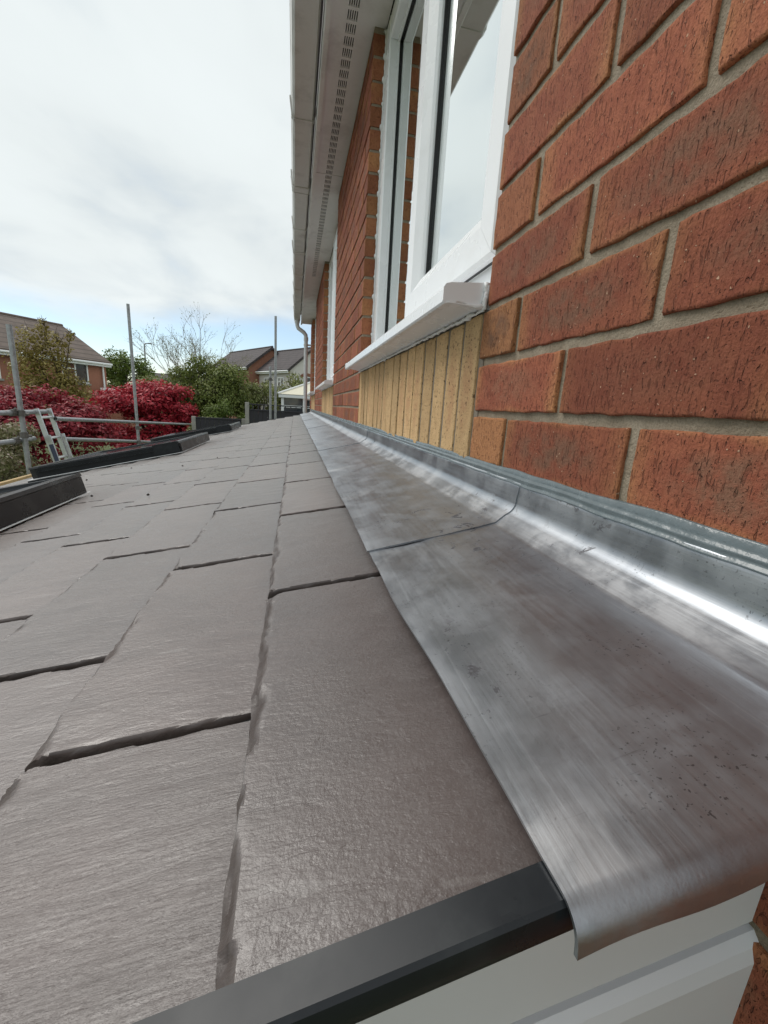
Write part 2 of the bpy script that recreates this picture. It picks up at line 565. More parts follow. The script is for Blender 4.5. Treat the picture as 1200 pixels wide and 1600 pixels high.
plain('sticker', (0.05, 0.06, 0.10), 0.5)
plain('pine', (0.52, 0.36, 0.17), 0.7, var=0.18, vscale=14, bump=0.002, bscale=60)
plain('board', (0.30, 0.22, 0.13), 0.8, var=0.25, vscale=10, bump=0.002, bscale=60)
plain('render', (0.62, 0.58, 0.55), 0.9, var=0.05)
plain('far_upvc', (0.80, 0.80, 0.80), 0.4, var=0.02)
plain('far_glass', (0.035, 0.042, 0.05), 0.08, var=0.2, spec=0.9)
plain('gable_brick', (0.25, 0.115, 0.075), 0.9, var=0.15, vscale=1.2, bump=0.01, bscale=18)
plain('house_brick', (0.33, 0.145, 0.095), 0.9, var=0.15, vscale=1.2, bump=0.01, bscale=18)
plain('fence_wood', (0.030, 0.028, 0.034), 0.75, var=0.3, vscale=5, bump=0.004, bscale=40)
plain('concrete', (0.30, 0.285, 0.26), 0.9, var=0.18, vscale=9, bump=0.003, bscale=90)
plain('cons_roof', (0.66, 0.61, 0.47), 0.35, var=0.05)
plain('bark', (0.085, 0.065, 0.05), 0.9, var=0.3, vscale=12, bump=0.01, bscale=30)
plain('bark_red', (0.06, 0.035, 0.033), 0.9, var=0.3, vscale=12, bump=0.01, bscale=30)
plain('twig', (0.22, 0.19, 0.155), 0.9, var=0.25, vscale=6)
plain('lamp_steel', (0.25, 0.26, 0.27), 0.5, 0.5)
plain('ext_render', (0.50, 0.49, 0.47), 0.9, var=0.08)
plain('curtain', (0.55, 0.54, 0.52), 0.9, var=0.05)
plain('room', (0.10, 0.095, 0.09), 0.9)
plain('debris', (0.03, 0.025, 0.022), 0.9)


def tile_material(name, c1, c2, pitch=0.32):
    """roof tile courses too far away to be picked apart: relief from the local height"""
    m, t, b, out = material(name)
    pos = t.n('ShaderNodeNewGeometry').outputs['Position']
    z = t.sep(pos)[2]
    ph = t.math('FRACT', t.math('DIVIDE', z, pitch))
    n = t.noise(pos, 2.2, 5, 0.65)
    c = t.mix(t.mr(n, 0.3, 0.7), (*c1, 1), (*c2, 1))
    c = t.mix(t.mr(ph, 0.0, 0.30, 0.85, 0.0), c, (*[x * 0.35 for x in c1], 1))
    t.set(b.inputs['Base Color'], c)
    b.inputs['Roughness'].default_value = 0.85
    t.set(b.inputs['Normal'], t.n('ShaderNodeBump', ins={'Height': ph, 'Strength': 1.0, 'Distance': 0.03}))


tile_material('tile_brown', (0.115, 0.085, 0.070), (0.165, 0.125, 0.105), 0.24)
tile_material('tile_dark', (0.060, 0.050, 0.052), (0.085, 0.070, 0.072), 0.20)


def leaf_material(name, cols, trans=0.25):
    m, t, b, out = material(name)
    at = t.n('ShaderNodeAttribute', attribute_name='leaf').outputs['Fac']
    ramp = t.n('ShaderNodeValToRGB', ins={0: at})
    e = ramp.color_ramp.elements
    for i, c in enumerate(cols):
        x = i / (len(cols) - 1)
        el_ = e[i] if i < 2 else e.new(x)
        el_.position = x
        el_.color = (*c, 1)
    e[0].position = 0
    t.set(b.inputs['Base Color'], ramp.outputs[0])
    b.inputs['Roughness'].default_value = 0.55
    b.inputs['Specular IOR Level'].default_value = 0.35
    tr = t.n('ShaderNodeBsdfTranslucent', ins={'Color': ramp.outputs[0]})
    mx = t.n('ShaderNodeMixShader', ins={0: trans})
    t.t.links.new(b.outputs[0], mx.inputs[1])
    t.t.links.new(tr.outputs[0], mx.inputs[2])
    t.t.links.new(mx.outputs[0], out.inputs[0])


leaf_material('leaf_red', [(0.13, 0.006, 0.014), (0.28, 0.012, 0.026), (0.46, 0.030, 0.050), (0.58, 0.10, 0.11)], 0.3)
leaf_material('leaf_darkred', [(0.10, 0.006, 0.013), (0.20, 0.012, 0.024), (0.31, 0.026, 0.040), (0.44, 0.09, 0.10)], 0.3)
leaf_material('leaf_olive', [(0.13, 0.105, 0.022), (0.21, 0.17, 0.04), (0.31, 0.25, 0.075), (0.40, 0.30, 0.15)])
leaf_material('leaf_green', [(0.055, 0.078, 0.014), (0.11, 0.145, 0.028), (0.18, 0.21, 0.05), (0.26, 0.26, 0.10)])
leaf_material('leaf_lime', [(0.06, 0.095, 0.016), (0.10, 0.145, 0.025), (0.15, 0.20, 0.04), (0.20, 0.24, 0.08)])
leaf_material('leaf_pale', [(0.11, 0.135, 0.04), (0.17, 0.20, 0.065), (0.25, 0.265, 0.10), (0.36, 0.35, 0.19)])
leaf_material('leaf_bloom', [(0.09, 0.10, 0.035), (0.15, 0.155, 0.06), (0.24, 0.21, 0.12), (0.40, 0.30, 0.27)])


def grass_material():
    m, t, b, out = material('grass')
    pos = t.n('ShaderNodeNewGeometry').outputs['Position']
    c = t.mix(t.mr(t.noise(pos, 0.8, 6, 0.65), 0.3, 0.7), (0.055, 0.085, 0.025, 1), (0.11, 0.13, 0.045, 1))
    t.set(b.inputs['Base Color'], c)
    b.inputs['Roughness'].default_value = 0.95
    t.set(b.inputs['Normal'], t.n('ShaderNodeBump', ins={'Height': t.noise(pos, 40, 4), 'Strength': 1.0, 'Distance': 0.03}))


grass_material()


def glass_material():
    m, t, b, out = material('glass')
    t.t.nodes.remove(b)
    fr = t.n('ShaderNodeFresnel', ins={'IOR': 1.6})
    tr = t.n('ShaderNodeBsdfTransparent', ins={'Color': (0.93, 0.96, 0.95)})
    gl = t.n('ShaderNodeBsdfGlossy', ins={'Color': (0.97, 1.0, 0.99), 'Roughness': 0.012})
    mx = t.n('ShaderNodeMixShader', ins={0: t.mr(fr.outputs[0], 0.0, 1.0, 0.82, 1.0, False)})
    t.t.links.new(tr.outputs[0], mx.inputs[1])
    t.t.links.new(gl.outputs[0], mx.inputs[2])
    t.t.links.new(mx.outputs[0], out.inputs[0])


glass_material()

# ------------------------------------------------------------------ ground
gx = np.concatenate([np.linspace(-400, -30, 12), np.linspace(-26, 26, 27), np.linspace(30, 400, 12)])
gy = np.concatenate([np.linspace(-200, -8, 8), np.linspace(-4, 30, 35), np.linspace(36, 900, 18)])
gv = [(x, y, ground_z(x, y) + (0.06 * vnoise(x * .4, y * .4, 3) if y > -5 else 0)) for y in gy for x in gx]
nx_ = len(gx)
gf = [(j * nx_ + i, j * nx_ + i + 1, (j + 1) * nx_ + i + 1, (j + 1) * nx_ + i) for j in range(len(gy) - 1) for i in range(nx_ - 1)]
g = obj('ground', newmesh('ground', gv, gf, MAT['grass'], True))
tag(g, 'garden lawn and ground spreading below the roofs to the horizon', kind='structure')

# ------------------------------------------------------------------ the house: wall of bricks, windows, eaves
HOUSE_Y0, HOUSE_Y1 = -0.47, 8.30
SOF_Z = 1.362
WINS = [(0.640, 1.925), (3.275, 4.640), (6.300, 7.575)]       # openings along the wall
SILL_Z = 0.148
house = thing('brick_house', 'red brick house wall with white windows and white eaves beside the slate roof', 'house', (0.05, 4.0, -2.95))

BH, BD, JT = 0.0645, 0.1025, 0.0112


def brick_mesh(name, L, seed, m, H=BH, ny=34, nz=12, rough=1.0):
    """front face at x=0 looking to -x, length along y 0..L, height z 0..H; worn arrises, slightly uneven face"""
    def grid(n, size, r=0.0013):
        inner = np.linspace(r * 2.2, size - r * 2.2, n - 4)
        return np.concatenate([[0, r], inner, [size - r, size]])
    ys = grid(ny, L)
    zs = grid(nz, H)
    Y, Z = np.meshgrid(ys, zs)
    ed = np.minimum(np.minimum(Y, L - Y), np.minimum(Z, H - Z))
    rr = 0.0013 + 0.0011 * fbm(Y * 90, Z * 90, seed, 3)
    rr = np.clip(rr, 0.0004, 0.005)
    X = np.where(ed < rr, rr - np.sqrt(np.maximum(rr ** 2 - (rr - ed) ** 2, 0)), 0)
    X = X + rough * (0.0005 * fbm(Y * 60, Z * 25, seed + 5, 3) + 0.0006 * vnoise(Y * 9, Z * 9, seed + 9))
    ex = rough * 0.0008
    Yd = Y + ex * fbm(Z * 80 + 3, Y * 0 + seed, seed + 11, 3) * ((Y < .004) | (Y > L - .004))
    Zd = Z + ex * fbm(Y * 60 + 7, Z * 0 + seed, seed + 13, 3) * ((Z < .004) | (Z > H - .004))
    v = list(zip(X.ravel(), Yd.ravel(), Zd.ravel()))
    f = []
    NY, NZ = len(ys), len(zs)
    for j in range(NZ - 1):
        for i in range(NY - 1):
            f.append((j * NY + i, (j + 1) * NY + i, (j + 1) * NY + i + 1, j * NY + i + 1))
    ring = [i for i in range(NY)] + [j * NY + NY - 1 for j in range(1, NZ)] + [(NZ - 1) * NY + i for i in range(NY - 2, -1, -1)] + [j * NY for j in range(NZ - 2, 0, -1)]
    base = len(v)
    for dpt in (0.03, BD):
        v += [(dpt, v[k][1], v[k][2]) for k in ring]
    n = len(ring)
    for k in range(n):
        k2 = (k + 1) % n
        f.append((ring[k], ring[k2], base + k2, base + k))
        f.append((base + k, base + k2, base + n + k2, base + n + k))
    me = newmesh(name, v, f, m, True)
    try:
        me.set_sharp_from_angle(angle=math.radians(50))
    except Exception:
        pass
    at = me.attributes.new('bc', 'FLOAT_VECTOR', 'POINT')
    co = np.array(v)
    arr = np.stack([np.clip(co[:, 1] / L, 0, 1), np.clip(co[:, 2] / H, 0, 1), np.zeros(len(co))], 1)
    at.data.foreach_set('vector', arr.ravel())
    return me


# lay the courses: (y0, length, z0, orangeness)
courses = range(-9, 18)
bricks = []
rnd = random.Random(4)


def lay(ya, yb, z0, start_full, up_dir, o_first=0.0):
    """fill from ya towards yb (up_dir +1/-1) in stretcher bond"""
    y = ya
    first = True
    while (yb - y) * up_dir > 0.02:
        L = 0.2138 if (start_full or not first) else 0.1015
        rem = (yb - y) * up_dir
        L = min(L, rem)
        if 0 < rem - L - JT < 0.04:
            L = rem
        y1 = y + up_dir * L
        bricks.append((min(y, y1), L, z0, o_first if first and not start_full else 0.0))
        y = y1 + up_dir * JT
        first = False


for k in courses:
    z0 = 0.075 * k
    if z0 < -0.09:                                             # below the lean-to roof only the exposed end is seen
        if True:
            lay(0.640, HOUSE_Y0, z0, k % 2 == 0, -1)
        continue
    lay(0.640 + (0.004 if z0 < 0.14 else -0.003), HOUSE_Y0, z0, k % 2 == 0, -1, 1.0 if z0 < 0.1 else 0.35)
    lay(WINS[0][1], WINS[1][0], z0, k % 2 == 0, 1)
    lay(WINS[1][1], WINS[2][0], z0, k % 2 == 0, 1)
    lay(WINS[2][1], HOUSE_Y1, z0, k % 2 == 0, 1)

# mortar body, recessed behind the brick faces
mo = MB()
MX = 0.0044
segs = [(HOUSE_Y0, WINS[0][0] - 0.0032), (WINS[0][1] + 0.003, WINS[1][0] - 0.003), (WINS[1][1] + 0.003, WINS[2][0] - 0.003), (WINS[2][1] + 0.003, HOUSE_Y1 - 0.004)]
mo.box(MX, 0.0985, HOUSE_Y0, HOUSE_Y1 - 0.004, -2.95, -0.0835)
for a, b_ in segs:
    mo.box(MX, 0.0985, a, b_, -0.0835, SOF_Z + 0.03)
wall = mo.build('wall', MAT['mortar'], house)
for (wa_, wb_) in WINS:
    MB().box(0.0032, 0.0985, wa_ - 0.003, wb_ + 0.003, -0.0835, SILL_Z - 0.004).build('soldier_mortar', MAT['joint'], wall)
tag(wall, 'red brick wall with recessed grey mortar joints')
back = MB().box(0.115, 0.30, HOUSE_Y0, HOUSE_Y1 - 0.004, -2.95, SILL_Z - 0.02)
for a, b_ in segs:
    back.box(0.115, 0.30, a, b_, SILL_Z - 0.02, SOF_Z + 0.4)
back.build('inner_wall', MAT['room'], house)

meshes = {}


def get_brick_mesh(L, var):
    key = (round(L, 3), var)
    if key not in meshes:
        meshes[key] = brick_mesh('brick_%d_%d' % (round(L * 1000), var), L, 100 + len(meshes) * 7, MAT['brick'], ny=max(12, int(34 * L / 0.215)))
    return meshes[key]


def seen(bk):
    y0, L, z0, o = bk
    best = 0
    for yy in (y0, y0 + L):
        for zz in (z0, z0 + BH):
            d = Vector((0, yy, zz)) - CAM
            q = d.dot(fw)
            if q < 0.02:
                continue
            px = 600 + 664 * d.dot(rt) / q
            py = 800 - 664 * d.dot(up) / q
            if -30 < px < 1215 and -30 < py < 1630:
                hid = z0 < -0.09 and yy > 0.15
                if not hid:
                    best = max(best, (0.2758 * L) / d.length ** 3)
    return best


order = sorted(range(len(bricks)), key=lambda i: -seen(bricks[i]))
single = [i for i in order if seen(bricks[i]) > 0][:300]
single_set = set(single)
for i in single:
    y0, L, z0, o = bricks[i]
    me = get_brick_mesh(L, rnd.randrange(6) if abs(L - 0.2138) < .001 else (rnd.randrange(4) if abs(L - .1015) < .001 else 0))
    M = Matrix.Translation((rnd.uniform(-0.0012, 0.0012), y0 + rnd.uniform(-.0008, .0008), z0 + rnd.uniform(-.0008, .0008))) @ Matrix.Rotation(rnd.uniform(-.003, .003), 4, 'X')
    b_ = obj('brick', me, wall, M)
    b_.color = (o, rnd.random(), 0, 1)
rest = MB()
rest_bc = []
for i, (y0, L, z0, o) in enumerate(bricks):
    if i in single_set:
        continue
    n0 = len(rest.v)
    dx = rnd.uniform(-.001, .001)
    rest.bbox(dx, BD, y0, y0 + L, z0, z0 + BH, 0.002)
    r_ = rnd.random()
    rest_bc += [((p[1] - y0) / L, (p[2] - z0) / BH, r_) for p in rest.v[n0:]]
ro = rest.build('bricks', MAT['brick'], wall)
at = ro.data.attributes.new('bc', 'FLOAT_VECTOR', 'POINT')
at.data.foreach_set('vector', np.array(rest_bc, dtype=np.float32).ravel())
ro['kind'] = 'stuff'
ro.color = (0, 0, 0, 1)

# buff soldier courses under the windows
sold_vars = [brick_mesh('soldier_%d' % i, 0.0655, 900 + i * 5, MAT['soldier'], H=0.215, ny=12, nz=30) for i in range(5)]
for wi, (wa, wb) in enumerate(WINS):
    y = wa + 0.014
    n = int(round((wb - wa - 0.014) / 0.075))
    pitch = (wb - wa - 0.014) / n
    for i in range(n):
        M = Matrix.Translation((rnd.uniform(-.001, .0012), y + i * pitch, -0.081 + rnd.uniform(-.002, .002))) @ Matrix.Diagonal(((1, (pitch - 0.0132) / 0.0655, 1.03, 1)))
        b_ = obj('soldier_brick', sold_vars[rnd.randrange(5)], wall, M)
        b_.color = (0.0, rnd.random(), 0, 1)


# windows ------------------------------------------------------------------
def window(wa, wb, detail):
    win = bpy.data.objects.new('window', None)
    win.empty_display_size = 0.1
    place(win, house, Matrix.Translation((0.05, wa, SILL_Z)))
    z0, z1 = SILL_Z + 0.032, SOF_Z - 0.004
    XF, XB = 0.048, 0.108
    fwid = 0.074
    ymid = wa + (wb - wa) * 0.50
    fr = MB()
    fr.bbox(XF, XB, wa + 0.003, wa + fwid, z0, z1, 0.005)
    fr.bbox(XF, XB, wb - fwid, wb - 0.003, z0, z1, 0.005)
    fr.bbox(XF + .0015, XB - .001, wa + fwid - .002, wb - fwid + .002, z0, z0 + fwid, 0.005)
    fr.bbox(XF + .0015, XB - .001, wa + fwid - .002, wb - fwid + .002, z1 - fwid, z1, 0.005)
    fr.bbox(XF + .003, XB - .002, ymid - 0.030, ymid + 0.030, z0 + fwid - .002, z1 - fwid + .002, 0.005)
    fr.build('frame', MAT['upvc'], win)
    # opening sash in the near light, standing proud of the frame, mitred corners
    sa, sb = wa + fwid - 0.014, ymid - 0.030 + 0.014
    sz0, sz1 = z0 + fwid - 0.014, z1 - fwid + 0.014
    sw = 0.092
    XS = 0.026

    def mitre(a0, b0, c0, d0, name):
        # a0/b0 outer ends, c0/d0 inner ends in (y, z); a bevelled mitred rail
        s = MB()
        ring = lambda q, x: (x, q[0], q[1])
        lerp = lambda p, q, t_: (p[0] + (q[0] - p[0]) * t_, p[1] + (q[1] - p[1]) * t_)
        prof = [(0.0, 0.070), (0.0, XS + 0.006), (0.06, XS), (0.62, XS), (0.93, XS + 0.016), (1.0, XS + 0.022), (1.0, 0.070)]
        n = len(prof)
        v = [ring(lerp(a0, c0, t_), x) for t_, x in prof] + [ring(lerp(b0, d0, t_), x) for t_, x in prof]
        f = [(i, i + 1, n + i + 1, n + i) for i in range(n - 1)] + [tuple(range(n))[::-1], tuple(range(n, 2 * n))]
        s.add(v, f)
        return s.build(name, MAT['upvc'], win)
    G = 0.0005
    O = [(sa, sz0), (sb, sz0), (sb, sz1), (sa, sz1)]
    I = [(sa + sw, sz0 + sw), (sb - sw, sz0 + sw), (sb - sw, sz1 - sw), (sa + sw, sz1 - sw)]
    for k in range(4):
        k2 = (k + 1) % 4
        sh = lambda q, r_: (q[0] + (r_[0] - q[0]) * G, q[1] + (r_[1] - q[1]) * G)
        mitre(sh(O[k], O[k2]), sh(O[k2], O[k]), sh(I[k], I[k2]), sh(I[k2], I[k]), 'sash_rail')

    def ringbox(y0, y1, za, zb, x0, x1, t_):
        return MB().box(x0, x1, y0, y1, za, za + t_).box(x0, x1, y0, y1, zb - t_, zb).box(x0, x1, y0, y0 + t_, za + t_, zb - t_).box(x0, x1, y1 - t_, y1, za + t_, zb - t_)
    # gaskets
    ringbox(sa + sw - .001, sb - sw + .001, sz0 + sw - .001, sz1 - sw + .001, 0.0535, 0.060, 0.005).build('gasket', MAT['gasket'], win)
    ringbox(sa - .001, sb + .001, sz0 - .001, sz1 + .001, XF - 0.006, XF - 0.0005, 0.006).build('gasket', MAT['gasket'], win)
    ringbox(ymid + .0285, wb - fwid + .0015, z0 + fwid - .0015, z1 - fwid + .0015, 0.086, 0.0915, 0.006).build('gasket', MAT['gasket'], win)
    # beads of the fixed light
    ringbox(ymid + .028, wb - fwid + .002, z0 + fwid - .002, z1 - fwid + .002, 0.078, 0.0845, 0.011).build('bead', MAT['upvc'], win)
    # double glazed panes
    pn = MB().box(0.060, 0.064, sa + sw - .004, sb - sw + .004, sz0 + sw - .004, sz1 - sw + .004)
    pn.build('pane', MAT['glass'], win)
    pn = MB().box(0.0915, 0.0955, ymid + .02, wb - fwid + .008, z0 + fwid - .008, z1 - fwid + .008)
    pn.build('pane', MAT['glass'], win)
    # net blind and the room behind
    cu = MB()
    npl = 90
    cv = [(0.185 + 0.010 * math.sin(i * 1.3) + 0.004 * math.sin(i * 0.37), wa + 0.004 + (wb - wa - .008) * i / npl, z) for i in range(npl + 1) for z in (z0, z1)]
    cu.add(cv, [(2 * i, 2 * i + 1, 2 * i + 3, 2 * i + 2) for i in range(npl)])
    cu.build('blind', MAT['curtain'], win, True)
    # cill with drip nose and end cap
    ca, cb = wa + 0.006, wb - 0.006
    prof = [(0.075, 0.150), (0.0, 0.147), (-0.044, 0.1555), (-0.047, 0.1550), (-0.048, 0.1515), (-0.060, 0.1505), (-0.063, 0.1530), (-0.063, 0.170), (-0.060, 0.1740), (-0.055, 0.1755), (0.047, 0.1845), (0.075, 0.186)]
    prof = [(x, z + 0.0) for x, z in prof]
    ci = MB().sweep_y(prof, [ca + 0.004, cb - 0.004])
    cill = ci.build('cill', MAT['upvc'], win, False)
    capp = [(0.047, 0.1485), (0.0, 0.146), (-0.043, 0.1540), (-0.0465, 0.150), (-0.0615, 0.149), (-0.0655, 0.1525), (-0.0655, 0.1705), (-0.062, 0.1755), (-0.055, 0.1775), (0.047, 0.1865)]
    for ya in (ca, cb - 0.004):
        MB().sweep_y(capp, [ya, ya + 0.004]).build('cill_end_cap', MAT['upvc'], win)
    # caulk lines: ragged bead round the frame and under the cill
    rr = random.Random(int(wa * 100))
    ck = MB()
    for ye in (wa + 0.0035, wb - 0.0035):
        zz = z0 + 0.01
        pts, rad = [], []
        while zz < z1:
            pts.append((XF - 0.001, ye, zz))
            on_joint = abs(((zz + 0.005) % 0.075) - 0.0) < 0.012
            rad.append(0.0035 + (0.006 if on_joint else 0) + rr.uniform(-.001, .0015))
            zz += 0.008
        ck.tube(pts, rad, 6)
    pts, rad = [], []
    yy = ca - 0.004
    while yy < cb + .004:
        pts.append((-0.004 + rr.uniform(-.002, .002), yy, 0.1435 + rr.uniform(-.0012, .001)))
        rad.append(0.0022 + rr.uniform(-.0010, .0012) + (0.003 if rr.random() < .05 else 0))
        yy += 0.009
    ck.tube(pts, rad, 6)
    pts, rad = [], []
    for i in range(14):
        pts.append((-0.060 + 0.062 * i / 13 + rr.uniform(-.001, .001), ca - 0.002, 0.150 - 0.002 * i / 13 + (0.03 if i > 12 else 0)))
        rad.append(max(0.001, (i - 7) * 0.0008 + rr.uniform(0, .002)))
    ck.tube(pts, rad, 6)
    pts = [(0.0 + rr.uniform(-.002, .001), ca - 0.003, 0.145 + 0.0045 * i) for i in range(9)]
    ck.tube(pts, [0.0036 + rr.uniform(-.001, .001) for _ in pts], 6)
    ck.build('caulk', MAT['caulk'], win, True)
    return win


for i, (wa, wb) in enumerate(WINS):
    wobj = window(wa, wb, i == 0)
    wobj['label'] = ['white casement window above the nearest buff soldier course', 'white casement window in the middle of the wall', 'white casement window at the far end of the wall'][i]
room = MB().box(0.45, 0.47, HOUSE_Y0, HOUSE_Y1, -0.6, 1.9)
room.build('room_wall', MAT['room'], house)
# brick lintel corner chips: the reveal brick at the window head is capped by the soffit

# soffit with vent strip, fascia, gutter, downpipe --------------------------------------
EY0, EY1 = -0.6, 8.16
sof = MB()
sof.box(-0.0635, 0.047, EY0, 3.02, SOF_Z, SOF_Z + 0.009).box(-0.0635, 0.047, 3.024, EY1 - 0.02, SOF_Z, SOF_Z + 0.009)
sof.box(-0.160, -0.1035, EY0, 3.02, SOF_Z, SOF_Z + 0.009).box(-0.160, -0.1035, 3.024, EY1 - 0.02, SOF_Z, SOF_Z + 0.009)
soffit = sof.build('soffit', MAT['soffit'], house)
vs = MB()
y = EY0
xs_ = np.linspace(-0.1035, -0.0635, 11)
while y < 5.2:
    vs.box(-0.1035, -0.0635, y, y + 0.0135, SOF_Z + 0.0004, SOF_Z + 0.006)
    for q in range(0, 10, 2):
        vs.box(xs_[q], xs_[q + 1], y + 0.0135, y + 0.0575, SOF_Z + 0.0006, SOF_Z + 0.0055)
    y += 0.0575
vs.box(-0.1035, -0.0635, y, EY1 - 0.02, SOF_Z + 0.0004, SOF_Z + 0.006)
vso = vs.build('vent_strip', MAT['soffit'], soffit)
vso['kind'] = 'stuff'
MB().box(-0.16, 0.10, EY0, EY1 - 0.03, SOF_Z + 0.035, SOF_Z + 0.045).build('eaves_void', MAT['void'], house)
fa = MB()
fprof = [(-0.160, 1.345), (-0.178, 1.345), (-0.1815, 1.349), (-0.1815, 1.362), (-0.1785, 1.366), (-0.1785, 1.56), (-0.160, 1.56)]
fa.sweep_y(fprof, [EY0, EY1 - 0.01])
fa.build('fascia', MAT['soffit'], house)
MB().hexa([(-0.20, EY0, 1.50), (2.6, EY0, 3.1), (2.6, EY1, 3.1), (-0.20, EY1, 1.50), (-0.20, EY0, 1.56), (2.6, EY0, 3.16), (2.6, EY1, 3.16), (-0.20, EY1, 1.56)]).build('roof', MAT['tile_dark'], house)
gut = MB()
gprof = [(-0.192, 1.478), (-0.192, 1.408), (-0.200, 1.395), (-0.286, 1.395), (-0.297, 1.408), (-0.303, 1.470), (-0.306, 1.478), (-0.301, 1.481), (-0.297, 1.472), (-0.291, 1.411), (-0.283, 1.400), (-0.203, 1.400), (-0.197, 1.410), (-0.197, 1.478)]
gut.sweep_y(gprof, [EY0, EY1])
gutter = gut.build('gutter', MAT['gutter'], house)


def bracket(y, wdt, off):
    b = MB()
    o = off
    pr = [(-0.180, 1.44), (-0.192 + o, 1.404 - o), (-0.199, 1.395 - o), (-0.287 - o * .5, 1.395 - o), (-0.298 - o, 1.407 - o * .5), (-0.307 - o, 1.474), (-0.309 - o, 1.486), (-0.300, 1.489), (-0.298, 1.474), (-0.294, 1.407), (-0.285, 1.3965), (-0.201, 1.3965), (-0.193, 1.406), (-0.181, 1.47)]
    b.sweep_y(pr, [y - wdt / 2, y + wdt / 2])
    return b.build('gutter_bracket', MAT['gutter'], gutter)


for yb, wd in [(0.4, .03), (1.1, .03), (1.9, .03), (2.62, .028), (3.36, .06), (4.05, .028), (4.62, .05), (5.35, .028), (6.0, .028), (6.7, .05), (7.4, .028)]:
    bracket(yb, wd, 0.004)
    if wd > .04:
        bracket(yb - wd * .7, .012, 0.0055)
        bracket(yb + wd * .7, .012, 0.0055)
outlet = MB().tube([(-0.245, 8.02, 1.405), (-0.245, 8.02, 1.345)], [0.052, 0.042], 14)
outlet.tube([(-0.245, 8.02, 1.36), (-0.243, 8.02, 1.31), (-0.225, 8.02, 1.265), (-0.13, 8.02, 1.205), (-0.098, 8.02, 1.165), (-0.092, 8.02, 1.10), (-0.092, 8.02, -0.20)], 0.034, 14)
outlet.tube([(-0.092, 8.02, 1.13), (-0.092, 8.02, 1.07)], 0.040, 14)
outlet.build('downpipe', MAT['downpipe'], house, True, 40)
for zc_ in (1.02, 0.10):
    MB().tube([(-0.092, 8.02, zc_), (-0.092, 8.02, zc_ - 0.03)], 0.041, 12).box(-0.055, 0.002, 8.0, 8.04, zc_ - 0.028, zc_ - 0.004).build('pipe_clip', MAT['gutter'], house)

# ------------------------------------------------------------------ the lean-to roof
lean = thing('lean_to_roof', 'low-pitched lean-to roof of grey slates with lead flashing along the brick wall', 'roof', (-1.1, 3.9, -2.95))
deck_ = MB()
deck_.hexa([RP(0.02, 0.15, -0.07), RP(2.28, 0.15, -0.07), RP(2.28, ROOF_Y1 - .01, -0.07), RP(0.02, ROOF_Y1 - .01, -0.07),
            RP(0.02, 0.15, -0.016), RP(2.28, 0.15, -0.016), RP(2.28, ROOF_Y1 - .01, -0.016), RP(0.02, ROOF_Y1 - .01, -0.016)])
deck_.build('roof_deck', MAT['void'], lean)
ew = MB().box(-2.05, -1.85, 0.30, 7.6, -2.95, -0.68).box(-1.85, -0.02, 0.30, 0.5, -2.95, -0.66).box(-1.85, -0.02, 7.4, 7.6, -2.95, -0.66)
ew.build('extension_wall', MAT['ext_render'], lean)

GAUGE, SLW, ST_T = 0.1457, 0.337, 0.0105


